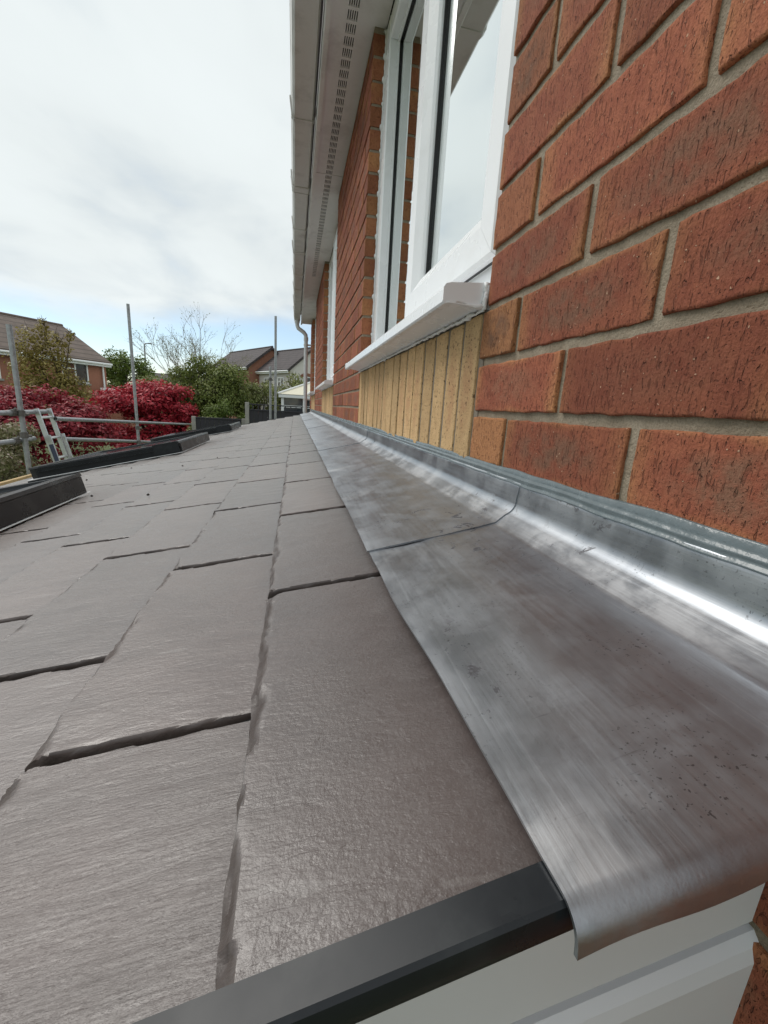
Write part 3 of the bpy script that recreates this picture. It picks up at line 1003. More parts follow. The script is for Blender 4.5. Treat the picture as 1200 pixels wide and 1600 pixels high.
def slate_mesh(name, seed):
    """local x up the slope 0..0.20 (0 = tail), y 0..0.301, z up; moulded riven edges"""
    Ls, Wd = 0.198, 0.333
    e1 = [0, 0.0012, 0.0028, 0.0046, 0.0066, 0.009, 0.0118, 0.0150, 0.019]
    xs = np.concatenate([e1, np.linspace(0.025, Ls, 20)])
    ys = np.concatenate([e1, np.linspace(0.024, Wd - 0.024, 44), Wd - np.array(e1[::-1])])
    X, Y = np.meshgrid(xs, ys, indexing='ij')
    # distance from tail and sides, with ragged chamfer widths
    ct = np.clip(0.0064 + 0.0042 * fbm(Y * 38, Y * 0 + 1, seed, 5, .6), 0.0022, 0.0165)
    ca = np.clip(0.0034 + 0.0020 * fbm(X * 80, X * 0 + 2, seed + 3, 4, .6), 0.002, 0.014)
    cb = np.clip(0.0034 + 0.0020 * fbm(X * 80, X * 0 + 3, seed + 6, 4, .6), 0.002, 0.012)
    d = np.minimum(np.minimum(X / ct, Y / ca), (Wd - Y) / cb)
    ft = np.clip(1 - X / ct, 0, 1)
    fs = np.clip(1 - np.minimum(Y / ca, (Wd - Y) / cb), 0, 1)
    fall = np.maximum(fs, ft * 0.62)
    T = ST_T - 0.0004
    h = T - 0.0082 * fall ** 0.75 - 0.0013 * (fall > 0) * np.clip(fbm(X * 300, Y * 300, seed + 9, 3), -1, 1)
    h = h + 0.00030 * fbm(X * 30, Y * 48, seed + 12, 4) * np.clip(d / 2, 0, 1) + 0.0004 * vnoise(X * 11, Y * 9, seed + 15)
    h = np.maximum(h, 0.0012)
    jx = 0.0010 * fbm(Y * 70, Y * 0, seed + 20, 3) * (X < 1e-9)
    jy = 0.0009 * fbm(X * 70, X * 0, seed + 22, 3) * ((Y < 1e-9) | (Y > Wd - 1e-9))
    V = np.stack([X + jx, Y + jy, h], -1).reshape(-1, 3)
    nx, ny = len(xs), len(ys)
    f = [(i * ny + j, (i + 1) * ny + j, (i + 1) * ny + j + 1, i * ny + j + 1) for i in range(nx - 1) for j in range(ny - 1)]
    ring = [i * ny for i in range(nx - 1, -1, -1)] + [j for j in range(1, ny)] + [i * ny + ny - 1 for i in range(1, nx)]
    base = len(V)
    V2 = V[ring].copy()
    V2[:, 2] = 0.0
    V2[:, 1] += np.where(V2[:, 1] < 0.004, 0.0035, np.where(V2[:, 1] > Wd - 0.004, -0.0035, 0))
    V2[:, 0] += np.where(V2[:, 0] < 0.004, 0.003, 0)
    v = np.concatenate([V, V2])
    n = len(ring)
    for k in range(n - 1):
        f.append((ring[k], ring[k + 1], base + k + 1, base + k))
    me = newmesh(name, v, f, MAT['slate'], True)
    try:
        me.set_sharp_from_angle(angle=math.radians(27))
    except Exception:
        pass
    at = me.attributes.new('edge_shade', 'FLOAT', 'POINT')
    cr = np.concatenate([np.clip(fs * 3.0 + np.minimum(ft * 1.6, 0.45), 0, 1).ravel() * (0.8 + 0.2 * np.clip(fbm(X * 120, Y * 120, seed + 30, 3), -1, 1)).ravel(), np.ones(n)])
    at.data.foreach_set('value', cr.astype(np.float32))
    return me


slate_vars = [slate_mesh('slate_%d' % i, 40 + 53 * i) for i in range(8)]
RL = [(0.735, 1.735), (3.13, 4.13), (5.55, 6.50)]
RL_S0, RL_S1 = 1.055, 1.985
tilt = math.atan2(ST_T, GAUGE)
ths = TH - tilt
sx = Vector((math.cos(ths), 0, math.sin(ths)))
sz = Vector((-math.sin(ths), 0, math.cos(ths)))
slates = []
for n_ in range(14):
    s_tail = 0.313 + GAUGE * n_
    off = (0.442 - 0.0205 * n_) if n_ % 2 == 0 else (0.264 - 0.018 * (n_ - 1))
    edges = [ROOF_Y0] + [off + SLW * k for k in range(30) if ROOF_Y0 + 0.09 < off + SLW * k < ROOF_Y1 - 0.03] + [ROOF_Y1]
    for a, b_ in zip(edges[:-1], edges[1:]):
        inside = any(a > r0 - 0.02 and b_ < r1 + 0.02 for r0, r1 in RL) and RL_S0 < s_tail - GAUGE and s_tail < RL_S1 + .01
        if inside:
            continue
        slates.append((s_tail, a, b_, n_))


def slate_size(q):
    c = Vector(RP(q[0] - .07, (q[1] + q[2]) / 2)) - CAM
    return -c.length


slates.sort(key=slate_size, reverse=True)
srest = MB()
for i, (s_tail, a, b_, n_) in enumerate(slates):
    jit = rnd.uniform(-.0012, .0012)
    o3 = Vector(RP(s_tail + jit, a + 0.002, -ST_T + rnd.uniform(-.0003, .0003)))
    wy = (b_ - a - 0.0050 + rnd.uniform(-.001, .001)) / 0.333
    if i < 300:
        M = Matrix(((sx.x, 0, sz.x, o3.x), (0, wy, 0, o3.y), (sx.z, 0, sz.z, o3.z), (0, 0, 0, 1)))
        M = M @ Matrix.Rotation(rnd.uniform(-.003, .003), 4, 'Z')
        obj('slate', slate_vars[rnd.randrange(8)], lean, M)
    else:
        p = [o3, o3 + sx * .19, o3 + sx * .19 + Vector((0, wy * .333, 0)), o3 + Vector((0, wy * .333, 0))]
        srest.hexa(p + [q + sz * 0.007 for q in p])
if srest.v:
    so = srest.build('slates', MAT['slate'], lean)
    so['kind'] = 'stuff'

# verge trims at both ends: dark angle with rounded nose
def verge(yo, sgn, name='verge_trim'):
    vt = MB()
    # profile in (dy from the slate edge outwards, h)
    pr = [(-0.0105, 0.0015), (-0.0100, 0.0026), (0.0040, 0.0030), (0.0058, 0.0018), (0.0066, -0.0006), (0.0072, -0.0042), (0.0070, -0.0085), (0.0056, -0.0105), (0.0030, -0.0115), (0.0018, -0.0155), (-0.004, -0.0165), (-0.006, -0.008), (-0.0105, -0.0005)]
    ss = np.linspace(0.075, 2.33, 12)
    v, f = [], []
    n = len(pr)
    for s in ss:
        v += [RP(s, yo + sgn * a + (-0.002 - 0.022 * (s - 0.19) if sgn < 0 else 0), h) for a, h in pr]
    for i in range(len(ss) - 1):
        for k in range(n):
            k2 = (k + 1) % n
            q = (i * n + k, i * n + k2, (i + 1) * n + k2, (i + 1) * n + k)
            f.append(q if sgn > 0 else q[::-1])
    f.append(tuple(range(n)))
    f.append(tuple((len(ss) - 1) * n + k for k in range(n))[::-1])
    vt.add(v, f)
    return vt.build(name, MAT['anthracite'], lean, True, 35)


verge(ROOF_Y0, -1)
verge(ROOF_Y1, 1)
# white barge boards below the front verge
bb = MB().hexa([RP(0.004, 0.142, -0.158), RP(2.3, 0.142, -0.158), RP(2.3, 0.165, -0.158), RP(0.004, 0.165, -0.158),
                RP(0.004, 0.142, -0.018), RP(2.3, 0.142, -0.018), RP(2.3, 0.165, -0.018), RP(0.004, 0.165, -0.018)])
bb.build('barge_board', MAT['bargeboard'], lean)
b2 = MB().add([RP(s, y, h) for s in (0.004, 2.3) for y, h in [(0.1418, -0.166), (0.137, -0.171), (0.134, -0.179), (0.134, -0.33), (0.16, -0.33), (0.16, -0.166)]],
              [(0, 1, 7, 6), (1, 2, 8, 7), (2, 3, 9, 8), (3, 4, 10, 9), (4, 5, 11, 10), (5, 0, 6, 11), (5, 4, 3, 2, 1, 0), (6, 7, 8, 9, 10, 11)])
b2.build('barge_board', MAT['bargeboard'], lean)
eg = MB().hexa([RP(2.27, 0.12, -0.14), RP(2.30, 0.12, -0.14), RP(2.30, ROOF_Y1, -0.14), RP(2.27, ROOF_Y1, -0.14), RP(2.27, 0.12, -0.02), RP(2.30, 0.12, -0.02), RP(2.30, ROOF_Y1, -0.02), RP(2.27, ROOF_Y1, -0.02)])
eg.build('eaves_board', MAT['bargeboard'], lean)

# lead flashing --------------------------------------------------------------
flash = bpy.data.objects.new('lead_flashing', None)
flash.empty_display_size = 0.1
place(flash, lean, Matrix.Translation((-0.1, 4, -0.15)))
flash['label'] = 'grey lead apron flashing dressed from the brick wall over the slates'
LEAD_S = 0.1925


def lead_sheet(y0, y1, lift, front=False, seed=0):
    # cross-section: (distance param) from the chase in the wall, down the upstand, round the fillet, along the apron
    prof = [(0.004, -0.0840), (-0.0005, -0.0850), (-0.0030, -0.0875), (-0.0040, -0.092), (-0.0045, -0.105)]
    r = 0.021
    hz = RZ0 + 0.0065
    for k in range(1, 9):
        a = k / 9 * (math.pi / 2 - TH)
        prof.append((-0.0045 - r * (1 - math.cos(a)), -0.1075 - r * math.sin(a) * 1.0))
    ex, ez = prof[-1]
    sl = np.linspace(0.030, LEAD_S, 26)
    hs = []
    for s in sl:
        p = RP(s, 0, 0.0065)
        prof.append((p[0], p[2]))
    # ease the fillet end onto the apron
    ys = list(np.arange(y0 + (0.0110 if front else 0), y1, 0.018)) + [y1]
    n = len(prof)
    rows = []
    dress = []
    lift0 = lift
    for y in ys:
        row = []
        lift = lift0 * max(0.0, 1 - (y - y0) / 0.30)
        for k, (x, z) in enumerate(prof):
            t_ = max(0.0, (k - 13) / 25.0)
            wob = 0.0011 * float(fbm(x * 14 + 3, y * 6, 60 + seed, 3))
            per = 0.0
            dd = 0.0
            if t_ > 0:
                ph = ((y - 0.444) / SLW) % 1.0
                ph = min(ph, 1 - ph) * SLW
                per = -0.0016 * math.exp(-(ph / 0.016) ** 2) * t_ ** 3
                dd = math.exp(-(ph / 0.02) ** 2) * t_ ** 2.5 * 0.9 + 0.15 * t_ ** 8
            if 4 <= k <= 13:
                wob *= 0.6
                dd = 0.25 + 0.35 * (1 if k in (11, 12, 13) else 0)
            if k <= 3:
                wob = 0.0005 * float(fbm(3, y * 22, 80 + seed, 3))
                dd = 0.5
            nx, nz = (-ST, CT) if k > 12 else ((-1, 0) if k < 6 else (-.75, .66))
            hh = wob + per + lift * (1 if k > 3 else .3)
            edge = 0.0018 * float(vnoise(y * 9, 0.3, 90 + seed)) * t_ ** 8 - 0.0085 * t_ * max(0.0, min(1.0, (0.44 - y) / 0.34))
            row.append((x + nx * hh - CT * edge, y, z + nz * hh - ST * edge))
            dress.append(min(1.0, dd))
        rows.append(row)
    if front:
        # the end is dressed down over the verge in a roll
        add, dr = [], []
        rad = 0.0110
        yb = ys[0]
        for k in range(10, 0, -1):
            a = k / 10 * math.radians(84)
            row = []
            for q, (x, yy, z) in enumerate(rows[0]):
                lip = 0.003 if k == 10 else 0.0
                row.append((x, yb - rad * math.sin(a) - lip * 0.12, z - rad * (1 - math.cos(a)) - lip - (0.0015 * math.sin(q * .5) if k == 10 else 0)))
                dr.append(0.15)
            add.append(row)
        rows = add + rows
        dress = dr + dress
    th = 0.0021
    v = [p for row in rows for p in row]
    m_ = len(rows)
    f = [(j * n + i, j * n + i + 1, (j + 1) * n + i + 1, (j + 1) * n + i) for j in range(m_ - 1) for i in range(n - 1)]
    me = newmesh('lead_sheet', v, f, MAT['lead'], True)
    at = me.attributes.new('dress', 'FLOAT', 'POINT')
    at.data.foreach_set('value', np.array(dress, dtype=np.float32))
    o = obj('lead_sheet', me, flash)
    so_ = o.modifiers.new('thickness', 'SOLIDIFY')
    so_.thickness = th
    so_.offset = 0
    es = o.modifiers.new('crisp_edge', 'EDGE_SPLIT')
    es.split_angle = math.radians(42)
    return o


lead_y = [(0.0890, 0.500, 0.0024, True), (0.470, 1.640, 0.0, False), (1.612, 3.13, 0.0024, False), (3.10, 4.62, 0.0, False), (4.59, 6.12, 0.0024, False), (6.09, 7.73, 0.0, False)]
# each farther sheet laps over the nearer one
for i, (a, b_, l, fr) in enumerate(lead_y):
    lead_sheet(a, b_, 0.0 if i == 0 else 0.0018, fr, i * 3)

# sealant bead over the chase
sb = MB()
ys = np.arange(0.02, 7.9, 0.012)
prof_n = 9
v, f = [], []
for i, y in enumerate(ys):
    w1 = float(fbm(1.0, y * 11, 201, 3)) * 0.0009
    w2 = float(fbm(5.0, y * 5, 203, 3)) * 0.0012
    w3 = float(fbm(9.0, y * 30, 205, 3)) * 0.0006
    base = [(0.0075, -0.0730 + w1), (0.0006, -0.0728 + w1 * 1.6), (-0.0008, -0.0738 + w1 * 1.4), (-0.0012, -0.0785 + w2 * .5), (-0.0018, -0.0805 + w2), (-0.0032, -0.0818 + w2), (-0.0036, -0.0832 + w2), (-0.0030, -0.0848 + w3), (-0.0036, -0.0866 + w3), (-0.0052, -0.0880 + w3), (-0.0056, -0.0892 + w3 * 1.5), (-0.003, -0.0904 + w3)]
    prof_n = len(base)
    v += [(x + (w3 if 2 < k < 8 else 0), y, z) for k, (x, z) in enumerate(base)]
for i in range(len(ys) - 1):
    for k in range(prof_n - 1):
        f.append((i * prof_n + k, i * prof_n + k + 1, (i + 1) * prof_n + k + 1, (i + 1) * prof_n + k))
sb.add(v, f)
sb.build('sealant_bead', MAT['sealant'], lean, True)

# ------------------------------------------------------------------ rooflights
def rooflight(y0, y1, label):
    t = thing('rooflight', label, 'rooflight', RP(1.5, (y0 + y1) / 2, 0), 'rooflights set in the lean-to roof')
    s0, s1 = RL_S0, RL_S1

    def hx(s0_, s1_, y0_, y1_, h0, h1, ins=0.0):
        return [RP(s0_, y0_, h0), RP(s1_, y0_, h0), RP(s1_, y1_, h0), RP(s0_, y1_, h0), RP(s0_ + ins, y0_ + ins, h1), RP(s1_ - ins, y0_ + ins, h1), RP(s1_ - ins, y1_ - ins, h1), RP(s0_ + ins, y1_ - ins, h1)]

    def flip(p):
        return [p[i] for i in (3, 2, 1, 0, 7, 6, 5, 4)]
    # flashing skirt lying on the slates
    MB().hexa(flip(hx(s0 - 0.012, s1 + 0.03, y0 - 0.012, y1 + 0.012, 0.0032, 0.0062, 0.002))).build('flashing_skirt', MAT['rim_metal'], t)
    # kerb walls
    for a in [(s0, s0 + .03, y0, y1), (s1 - .03, s1, y0, y1)]:
        p = hx(a[0], a[1], a[2], a[3], 0.0066, 0.068)
        MB().hexa(flip(p)).build('kerb', MAT['flashing'], t)
    for a in [(s0 + .03, s1 - .03, y0, y0 + .03), (s0 + .03, s1 - .03, y1 - .03, y1)]:
        MB().hexa(flip(hx(a[0], a[1], a[2] + .0006, a[3] - .0006, 0.0068, 0.0675))).build('kerb', MAT['anthracite'], t)
    # top cover frame
    for a in [(s0 - .004, s0 + .055, y0 - .004, y1 + .004), (s1 - .055, s1 + .004, y0 - .004, y1 + .004)]:
        MB().hexa(flip(hx(a[0], a[1], a[2], a[3], 0.0684, 0.080, 0.003))).build('cover_frame', MAT['flashing'], t)
    for a in [(s0 + .056, s1 - .056, y0 - .003, y0 + .05), (s0 + .056, s1 - .056, y1 - .05, y1 + .003)]:
        MB().hexa(flip(hx(a[0], a[1], a[2], a[3], 0.0684, 0.0785, 0.003))).build('cover_frame', MAT['anthracite'], t)
        yy = a[2] - .001
        MB().hexa(flip(hx(a[0] - .02, a[1] + .01, yy - .004, a[3] + .005, 0.040, 0.046))).build('side_rail', MAT['anthracite'], t)
    # corner caps near the top of each side
    for ya in (y0 - .012, y1 - .012):
        MB().hexa(flip(hx(s0 + .004, s0 + .17, ya, ya + .024, 0.012, 0.0835, 0.003))).build('corner_cap', MAT['anthracite'], t)
    MB().hexa(flip(hx(s0 + .05, s1 - .05, y0 + .045, y1 - .045, 0.0640, 0.0700))).build('pane', MAT['far_glass'], t)
    MB().hexa(flip(hx(s0 - .0065, s0 - .0005, y0 + .01, y1 - .01, 0.0075, 0.066))).build('top_flashing', MAT['flashing'], t)
    return t


rooflight(*RL[0], 'dark grey framed rooflight cut by the photo edge, closest to the camera')
rooflight(*RL[1], 'dark grey framed rooflight in the middle of the roof slope')
rooflight(*RL[2], 'dark grey framed rooflight farthest along the roof')

# crumbs of debris on the slates
cr = random.Random(8)
for k, (px_s, py_y, rr_) in enumerate([(0.72, 1.36, .006), (0.98, 1.60, .006), (0.80, 2.10, .005), (1.30, 2.3, .007), (1.18, 2.55, .005), (0.66, 2.2, .004)]):
    b_ = MB()
    c = Vector(RP(px_s, py_y, rr_ * .6 + .001))
    pts = []
    for i in range(6):
        a = i / 6 * 2 * math.pi
        pts.append(c + Vector((math.cos(a) * rr_ * cr.uniform(.6, 1.2), math.sin(a) * rr_ * cr.uniform(.8, 1.6), cr.uniform(-.3, .1) * rr_)))
    b_.add(pts + [c + Vector((0, 0, rr_ * .7)), c - Vector((0, 0, rr_ * .7))], [(i, (i + 1) % 6, 6) for i in range(6)] + [((i + 1) % 6, i, 7) for i in range(6)])
    tag(b_.build('debris_crumb', MAT['debris']), ['dark crumb on the slates, the one closest to the camera', 'dark crumb beside the corner of the first rooflight', 'dark crumb in the middle of the slates between two rooflights', 'dark crumb farthest down the slope past the first rooflight', 'dark crumb just above the biggest crumb down the slope', 'smallest dark crumb, on the slate nearer the wall'][k], 'debris', 'crumbs on the slates')

# ------------------------------------------------------------------ scaffold
def pole(name, a, b, label, couplers=(), r=0.0242, cat='scaffold tube', group='scaffold tubes round the roof'):
    a, b = Vector(a), Vector(b)
    t = thing(name, label, cat, a, group)
    MB().tube([a, b], r, 14).build('tube', MAT['galvanised'], t, True, 40)
    MB().tube([a.lerp(b, -0.0), a.lerp(b, 0.002)], r * 0.85, 14).build('tube_end', MAT['void'], t)
    d = (b - a).normalized()
    for q in couplers:
        c = a.lerp(b, q)
        cm = MB().tube([c - d * .03, c + d * .03], r * 1.45, 10)
        side = d.orthogonal().normalized()
        cm.tube([c + side * r * 1.2 - d * .01, c + side * (r * 2.6) - d * .01], 0.014, 8)
        cm.build('coupler', MAT['coupler'], t)
    return t


pole('scaffold_standard', (-3.0, 5.09, -2.95), (-3.0, 5.09, 0.585), 'upright galvanised scaffold pole at the left edge beside the ladder', (0.762, 0.70))
pole('scaffold_standard', (-3.0, 8.39, -2.95), (-3.0, 8.39, 1.45), 'tall upright scaffold pole in front of the red maple', (0.54, 0.483))
pole('scaffold_standard', (-0.68, 9.3, -2.8), (-0.655, 9.3, 1.65), 'tall scaffold pole beyond the far end of the roof', ())
pole('scaffold_standard', (-0.775, 9.34, -2.8), (-0.765, 9.34, 0.70), 'short scaffold pole standing close to the tall pole past the roof end', (0.93,))
pole('guard_rail', (-3.05, 2.6, -0.252), (-3.05, 5.65, -0.252), 'upper scaffold rail on the left behind the ladder head', (0.80,))
pole('guard_rail', (-3.05, 2.6, -0.532), (-3.05, 5.35, -0.532), 'lower scaffold rail on the left ending at the ladder', (0.88,))
pole('guard_rail', (-2.95, 5.62, -0.325), (-3.08, 13.3, -0.745), 'upper scaffold rail crossing in front of the red maple', ())
pole('guard_rail', (-2.95, 5.70, -0.560), (-3.08, 9.6, -0.93), 'lower scaffold rail crossing in front of the red maple', ())
tb = thing('toe_board', 'pale pine toe board on edge at the bottom of the scaffold', 'scaffold board', (-2.90, 4.0, -1.08))
MB().bbox(-2.92, -2.882, 2.2, 5.12, -1.08, -0.855, 0.003).build('plank', MAT['pine'], tb)
MB().box(-2.925, -2.877, 5.085, 5.122, -1.0, -0.90).build('end_band', MAT['galvanised'], tb)
# ladder leaning on the rail
lad = thing('ladder', 'aluminium extension ladder leaning on the scaffold rail', 'ladder', (-2.45, 5.5, -2.95))
top = Vector((-3.03, 5.42, -0.215))
foot = Vector((-2.43, 5.42, -2.95))
for dy, off, ln in ((0.0, 0.0, 1.0), (0.25, 0.0, 1.0)):
    for sec in (0, 1):
        a = top.lerp(foot, 0.0 if sec == 0 else 0.107) + Vector((0.0 if sec == 0 else 0.03, 0, 0.0 if sec == 0 else .012))
        b_ = foot + Vector((0.0 if sec == 0 else 0.03, 0, 0))
        d = (b_ - a).normalized()
        nrm = Vector((d.z, 0, -d.x))
        y0 = top.y + dy - (0.022 if (sec and dy == 0) else (-0.022 if sec else 0))
        hw = 0.022
        q = [a - nrm * hw, a + nrm * hw, b_ + nrm * hw, b_ - nrm * hw]
        st_ = MB().hexa([(p.x, y0 - .010, p.z) for p in q] + [(p.x, y0 + .010, p.z) for p in q])
        s_ = st_.build('stile', MAT['aluminium'], lad)
        if sec == 1 and dy == 0:
            c = a.lerp(b_, 0.04)
            e = a.lerp(b_, 0.15)
            q = [c - nrm * .022, c + nrm * .022, e + nrm * .022, e - nrm * .022]
            MB().hexa([(p.x, y0 - .0125, p.z) for p in q] + [(p.x, y0 - .0105, p.z) for p in q]).build('sticker', MAT['sticker'], lad)
for i in range(12):
    c = top.lerp(foot, 0.035 + i * 0.081)
    MB().tube([(c.x, top.y - .005, c.z), (c.x, top.y + .255, c.z)], 0.015, 8).build('rung', MAT['aluminium'], lad, True, 40)

# ------------------------------------------------------------------ plants
def leaf_mesh(name, P, N, size, m, seed, shade=None):
    """a leaf-sized quad at every point, tilted round its normal"""
    r = np.random.default_rng(seed)
    n = len(P)
    N = N + r.normal(0, 0.55, (n, 3))
    N /= np.linalg.norm(N, axis=1, keepdims=True) + 1e-9
    A = np.cross(N, r.normal(0, 1, (n, 3)))
    A /= np.linalg.norm(A, axis=1, keepdims=True) + 1e-9
    B = np.cross(N, A)
    s = size * r.uniform(0.55, 1.25, (n, 1))
    A = A * s
    B = B * s * 0.62
    V = np.empty((n, 4, 3))
    V[:, 0] = P - A
    V[:, 1] = P - B * 0.9 + N * s * .12
    V[:, 2] = P + A * 1.05
    V[:, 3] = P + B * 0.9 + N * s * .12
    me = bpy.data.meshes.new(name)
    me.vertices.add(n * 4)
    me.vertices.foreach_set('co', V.astype(np.float32).ravel())
    me.loops.add(n * 4)
    me.loops.foreach_set('vertex_index', np.arange(n * 4, dtype=np.int32))
    me.polygons.add(n)
    me.polygons.foreach_set('loop_start', np.arange(0, n * 4, 4, dtype=np.int32))
    me.polygons.foreach_set('loop_total', np.full(n, 4, dtype=np.int32))
    me.materials.append(m)
    me.update(calc_edges=True)
    at = me.attributes.new('leaf', 'FLOAT', 'POINT')
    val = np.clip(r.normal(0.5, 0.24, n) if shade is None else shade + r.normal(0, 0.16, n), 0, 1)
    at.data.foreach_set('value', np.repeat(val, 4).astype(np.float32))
    return me


def limb_paths(base, height, targets, r):
    """trunk fork then a limb to every clump"""
    out = []
    fork = Vector(base) + Vector((r.uniform(-.1, .1), r.uniform(-.1, .1), height * 0.30))
    out.append(([Vector(base), Vector(base).lerp(fork, .5) + Vector((r.uniform(-.04, .04), r.uniform(-.04, .04), 0)), fork], [0.075 * height / 3, 0.058 * height / 3, 0.048 * height / 3]))
    for tpt in targets:
        tpt = Vector(tpt)
        mid = fork.lerp(tpt, 0.5) + Vector((r.uniform(-.12, .12), r.uniform(-.12, .12), r.uniform(0, .15)))
        out.append(([fork, mid, tpt], [0.034 * height / 3, 0.018 * height / 3, 0.005]))
    return out


def plant(name, label, cat, base, clumps, leaf, nleaf, size, seed, bark='bark', group=None, up_bias=0.5, hollow=0.55, drop=0.0, twigs=0):
    """clumps: (x, y, z, rx, ry, rz) ellipsoids; leaves lie in an outer shell of each clump with ragged gaps"""
    r = random.Random(seed)
    g = np.random.default_rng(seed)
    t = thing(name, label, cat, base, group)
    h = max(c[2] + c[5] for c in clumps) - base[2]
    tr = MB()
    for pts, rad in limb_paths(base, h, [c[:3] for c in clumps], r):
        tr.tube(pts, rad, 6)
    for k in range(twigs):
        c = clumps[r.randrange(len(clumps))]
        d = Vector((r.gauss(0, 1), r.gauss(0, 1), abs(r.gauss(.4, 1)))).normalized()
        p0 = Vector(c[:3]) + Vector((d.x * c[3], d.y * c[4], d.z * c[5])) * 0.5
        p1 = Vector(c[:3]) + Vector((d.x * c[3], d.y * c[4], d.z * c[5])) * r.uniform(1.0, 1.35)
        tr.tube([p0, p0.lerp(p1, .5) + Vector((r.uniform(-.05, .05), 0, .03)), p1], [0.012, 0.008, 0.003], 4)
    tr.build('trunk', MAT[bark], t)
    vol = np.array([(c[3] * c[4] + c[4] * c[5] + c[3] * c[5]) for c in clumps])
    cnt = np.maximum(20, (nleaf * vol / vol.sum()).astype(int))
    P, N, S = [], [], []
    for i, c in enumerate(clumps):
        n = cnt[i]
        d = g.normal(0, 1, (n * 2, 3))
        d /= np.linalg.norm(d, axis=1, keepdims=True)
        lump = fbm(d[:, 0] * 2.6 + d[:, 2] * 1.7 + i * 9.1, d[:, 1] * 2.6 - d[:, 2] * 2.1, seed + i, 4, .6)
        keep = lump > -0.55
        rad = (hollow + (1 - hollow) * g.uniform(0, 1, n * 2) ** 0.6) * (1 + 0.30 * lump)
        d, rad, lump = d[keep][:n], rad[keep][:n], lump[keep][:n]
        P.append(np.array(c[:3]) + d * rad[:, None] * np.array(c[3:6]))
        nn = d.copy()
        nn[:, 2] += up_bias
        N.append(nn)
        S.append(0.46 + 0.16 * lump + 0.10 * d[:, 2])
    P, N, S = np.concatenate(P), np.concatenate(N), np.concatenate(S)
    ok = P[:, 2] > base[2] + 0.02
    obj('crown', leaf_mesh('crown', P[ok], N[ok], size, MAT[leaf], seed, S[ok]), t)
    return t


def clump_field(cx, cy, cz, rx, ry, rz, n, cr_, seed, flat=0.6):
    """n clumps spread over an ellipsoid's upper surface"""
    r = random.Random(seed)
    out = []
    for i in range(n):
        a = r.uniform(0, 2 * math.pi)
        e = math.asin(r.uniform(-0.35, 1))
        k = r.uniform(.62, .95)
        c = cr_ * r.uniform(.7, 1.3)
        out.append((cx + rx * k * math.cos(a) * math.cos(e), cy + ry * k * math.sin(a) * math.cos(e), cz + rz * k * math.sin(e), c, c, c * flat))
    return out


gz = ground_z
# red Japanese maples: mounded, layered
plant('maple_tree', 'bright crimson maple mound behind the tall scaffold pole', 'tree', (-4.45, 14.0, gz(-3, 14)),
      clump_field(-4.47, 14.0, -1.05, 1.42, 1.1, 1.55, 46, 0.46, 5, 0.5) + [(-4.45, 14.0, -1.3, 1.1, .9, .8), (-3.35, 13.9, -1.0, .5, .5, .3)], 'leaf_red', 19000, 0.055, 11, 'bark_red', 'red maples in the garden', 0.8)
plant('maple_tree', 'darker red maple behind the ladder at the left', 'tree', (-6.45, 11.8, gz(-4.7, 11.8)),
      clump_field(-6.6, 11.8, -1.0, 1.75, 1.0, 1.02, 44, 0.48, 6, 0.45) + [(-6.4, 11.8, -1.4, 1.3, .9, .6)], 'leaf_darkred', 19000, 0.052, 12, 'bark_red', 'red maples in the garden', 0.8)
plant('shrub', 'pale flowering shrub below the left scaffold rails', 'shrub', (-4.55, 7.0, gz(-4.5, 7)),
      clump_field(-4.50, 7.0, -1.05, 0.50, 0.6, 0.85, 18, 0.22, 7, 0.8), 'leaf_bloom', 7000, 0.030, 13, 'bark')
plant('tree', 'olive brown young tree rising above the red maples before the left house', 'tree', (-8.05, 17.0, gz(-6.3, 17)),
      [(-.70 + (x + .276) * 1.29, 17.0 + (y - 13.2), z * 1.29, a * 1.29, b * 1.29, c * 1.29) for x, y, z, a, b, c in
       [(-6.55, 13.2, 1.05, .36, .36, .50), (-6.0, 13.2, 1.0, .32, .3, .5), (-6.7, 13.2, .5, .42, .4, .5), (-6.1, 13.1, .35, .5, .4, .5), (-5.75, 13.2, .1, .40, .4, .35), (-6.5, 13.1, -.1, .5, .45, .35), (-5.5, 13.1, -.25, .35, .35, .30), (-6.0, 13.1, -.35, .45, .4, .35), (-6.25, 13.2, 1.5, .13, .13, .28), (-5.65, 13.2, 1.38, .10, .10, .16)]],
      'leaf_olive', 6500, 0.055, 14, 'bark', None, 0.3, 0.35, twigs=60)
plant('bush', 'large dense dark green bush in the middle of the garden', 'bush', (-3.1, 15.4, gz(-3, 15)),
      clump_field(-3.05, 15.4, -0.10, 1.30, 1.0, 1.42, 60, 0.38, 8, 0.75) + [(-3.1, 15.4, -.4, .95, .8, .95), (-3.0, 15.4, -1.2, 1.0, .9, .6)], 'leaf_green', 26000, 0.042, 15, 'bark', None, 0.3, twigs=150)
plant('bush', 'bright lime green bush low in front of the dark bush', 'bush', (-2.2, 13.9, gz(-2, 14)),
      clump_field(-2.35, 13.9, -0.70, 0.75, 0.5, 0.62, 20, 0.24, 9, 0.8), 'leaf_lime', 8000, 0.036, 16)
plant('bush', 'loose light green bush between the dark bush and the scaffold poles', 'bush', (-1.35, 16.4, gz(-1.3, 16)),
      clump_field(-1.45, 16.4, -0.20, 0.85, 0.6, 0.95, 24, 0.30, 10, 0.9), 'leaf_pale', 8000, 0.045, 17, 'bark', None, 0.3, 0.3, twigs=90)
plant('bush', 'light green bush growing behind the conservatory', 'bush', (-0.1, 18.6, gz(0, 18)),
      clump_field(-0.15, 18.6, 0.0, 1.0, 0.6, 1.05, 24, 0.34, 21, 0.9), 'leaf_pale', 7500, 0.05, 18, 'bark', None, 0.3, 0.3, twigs=60)
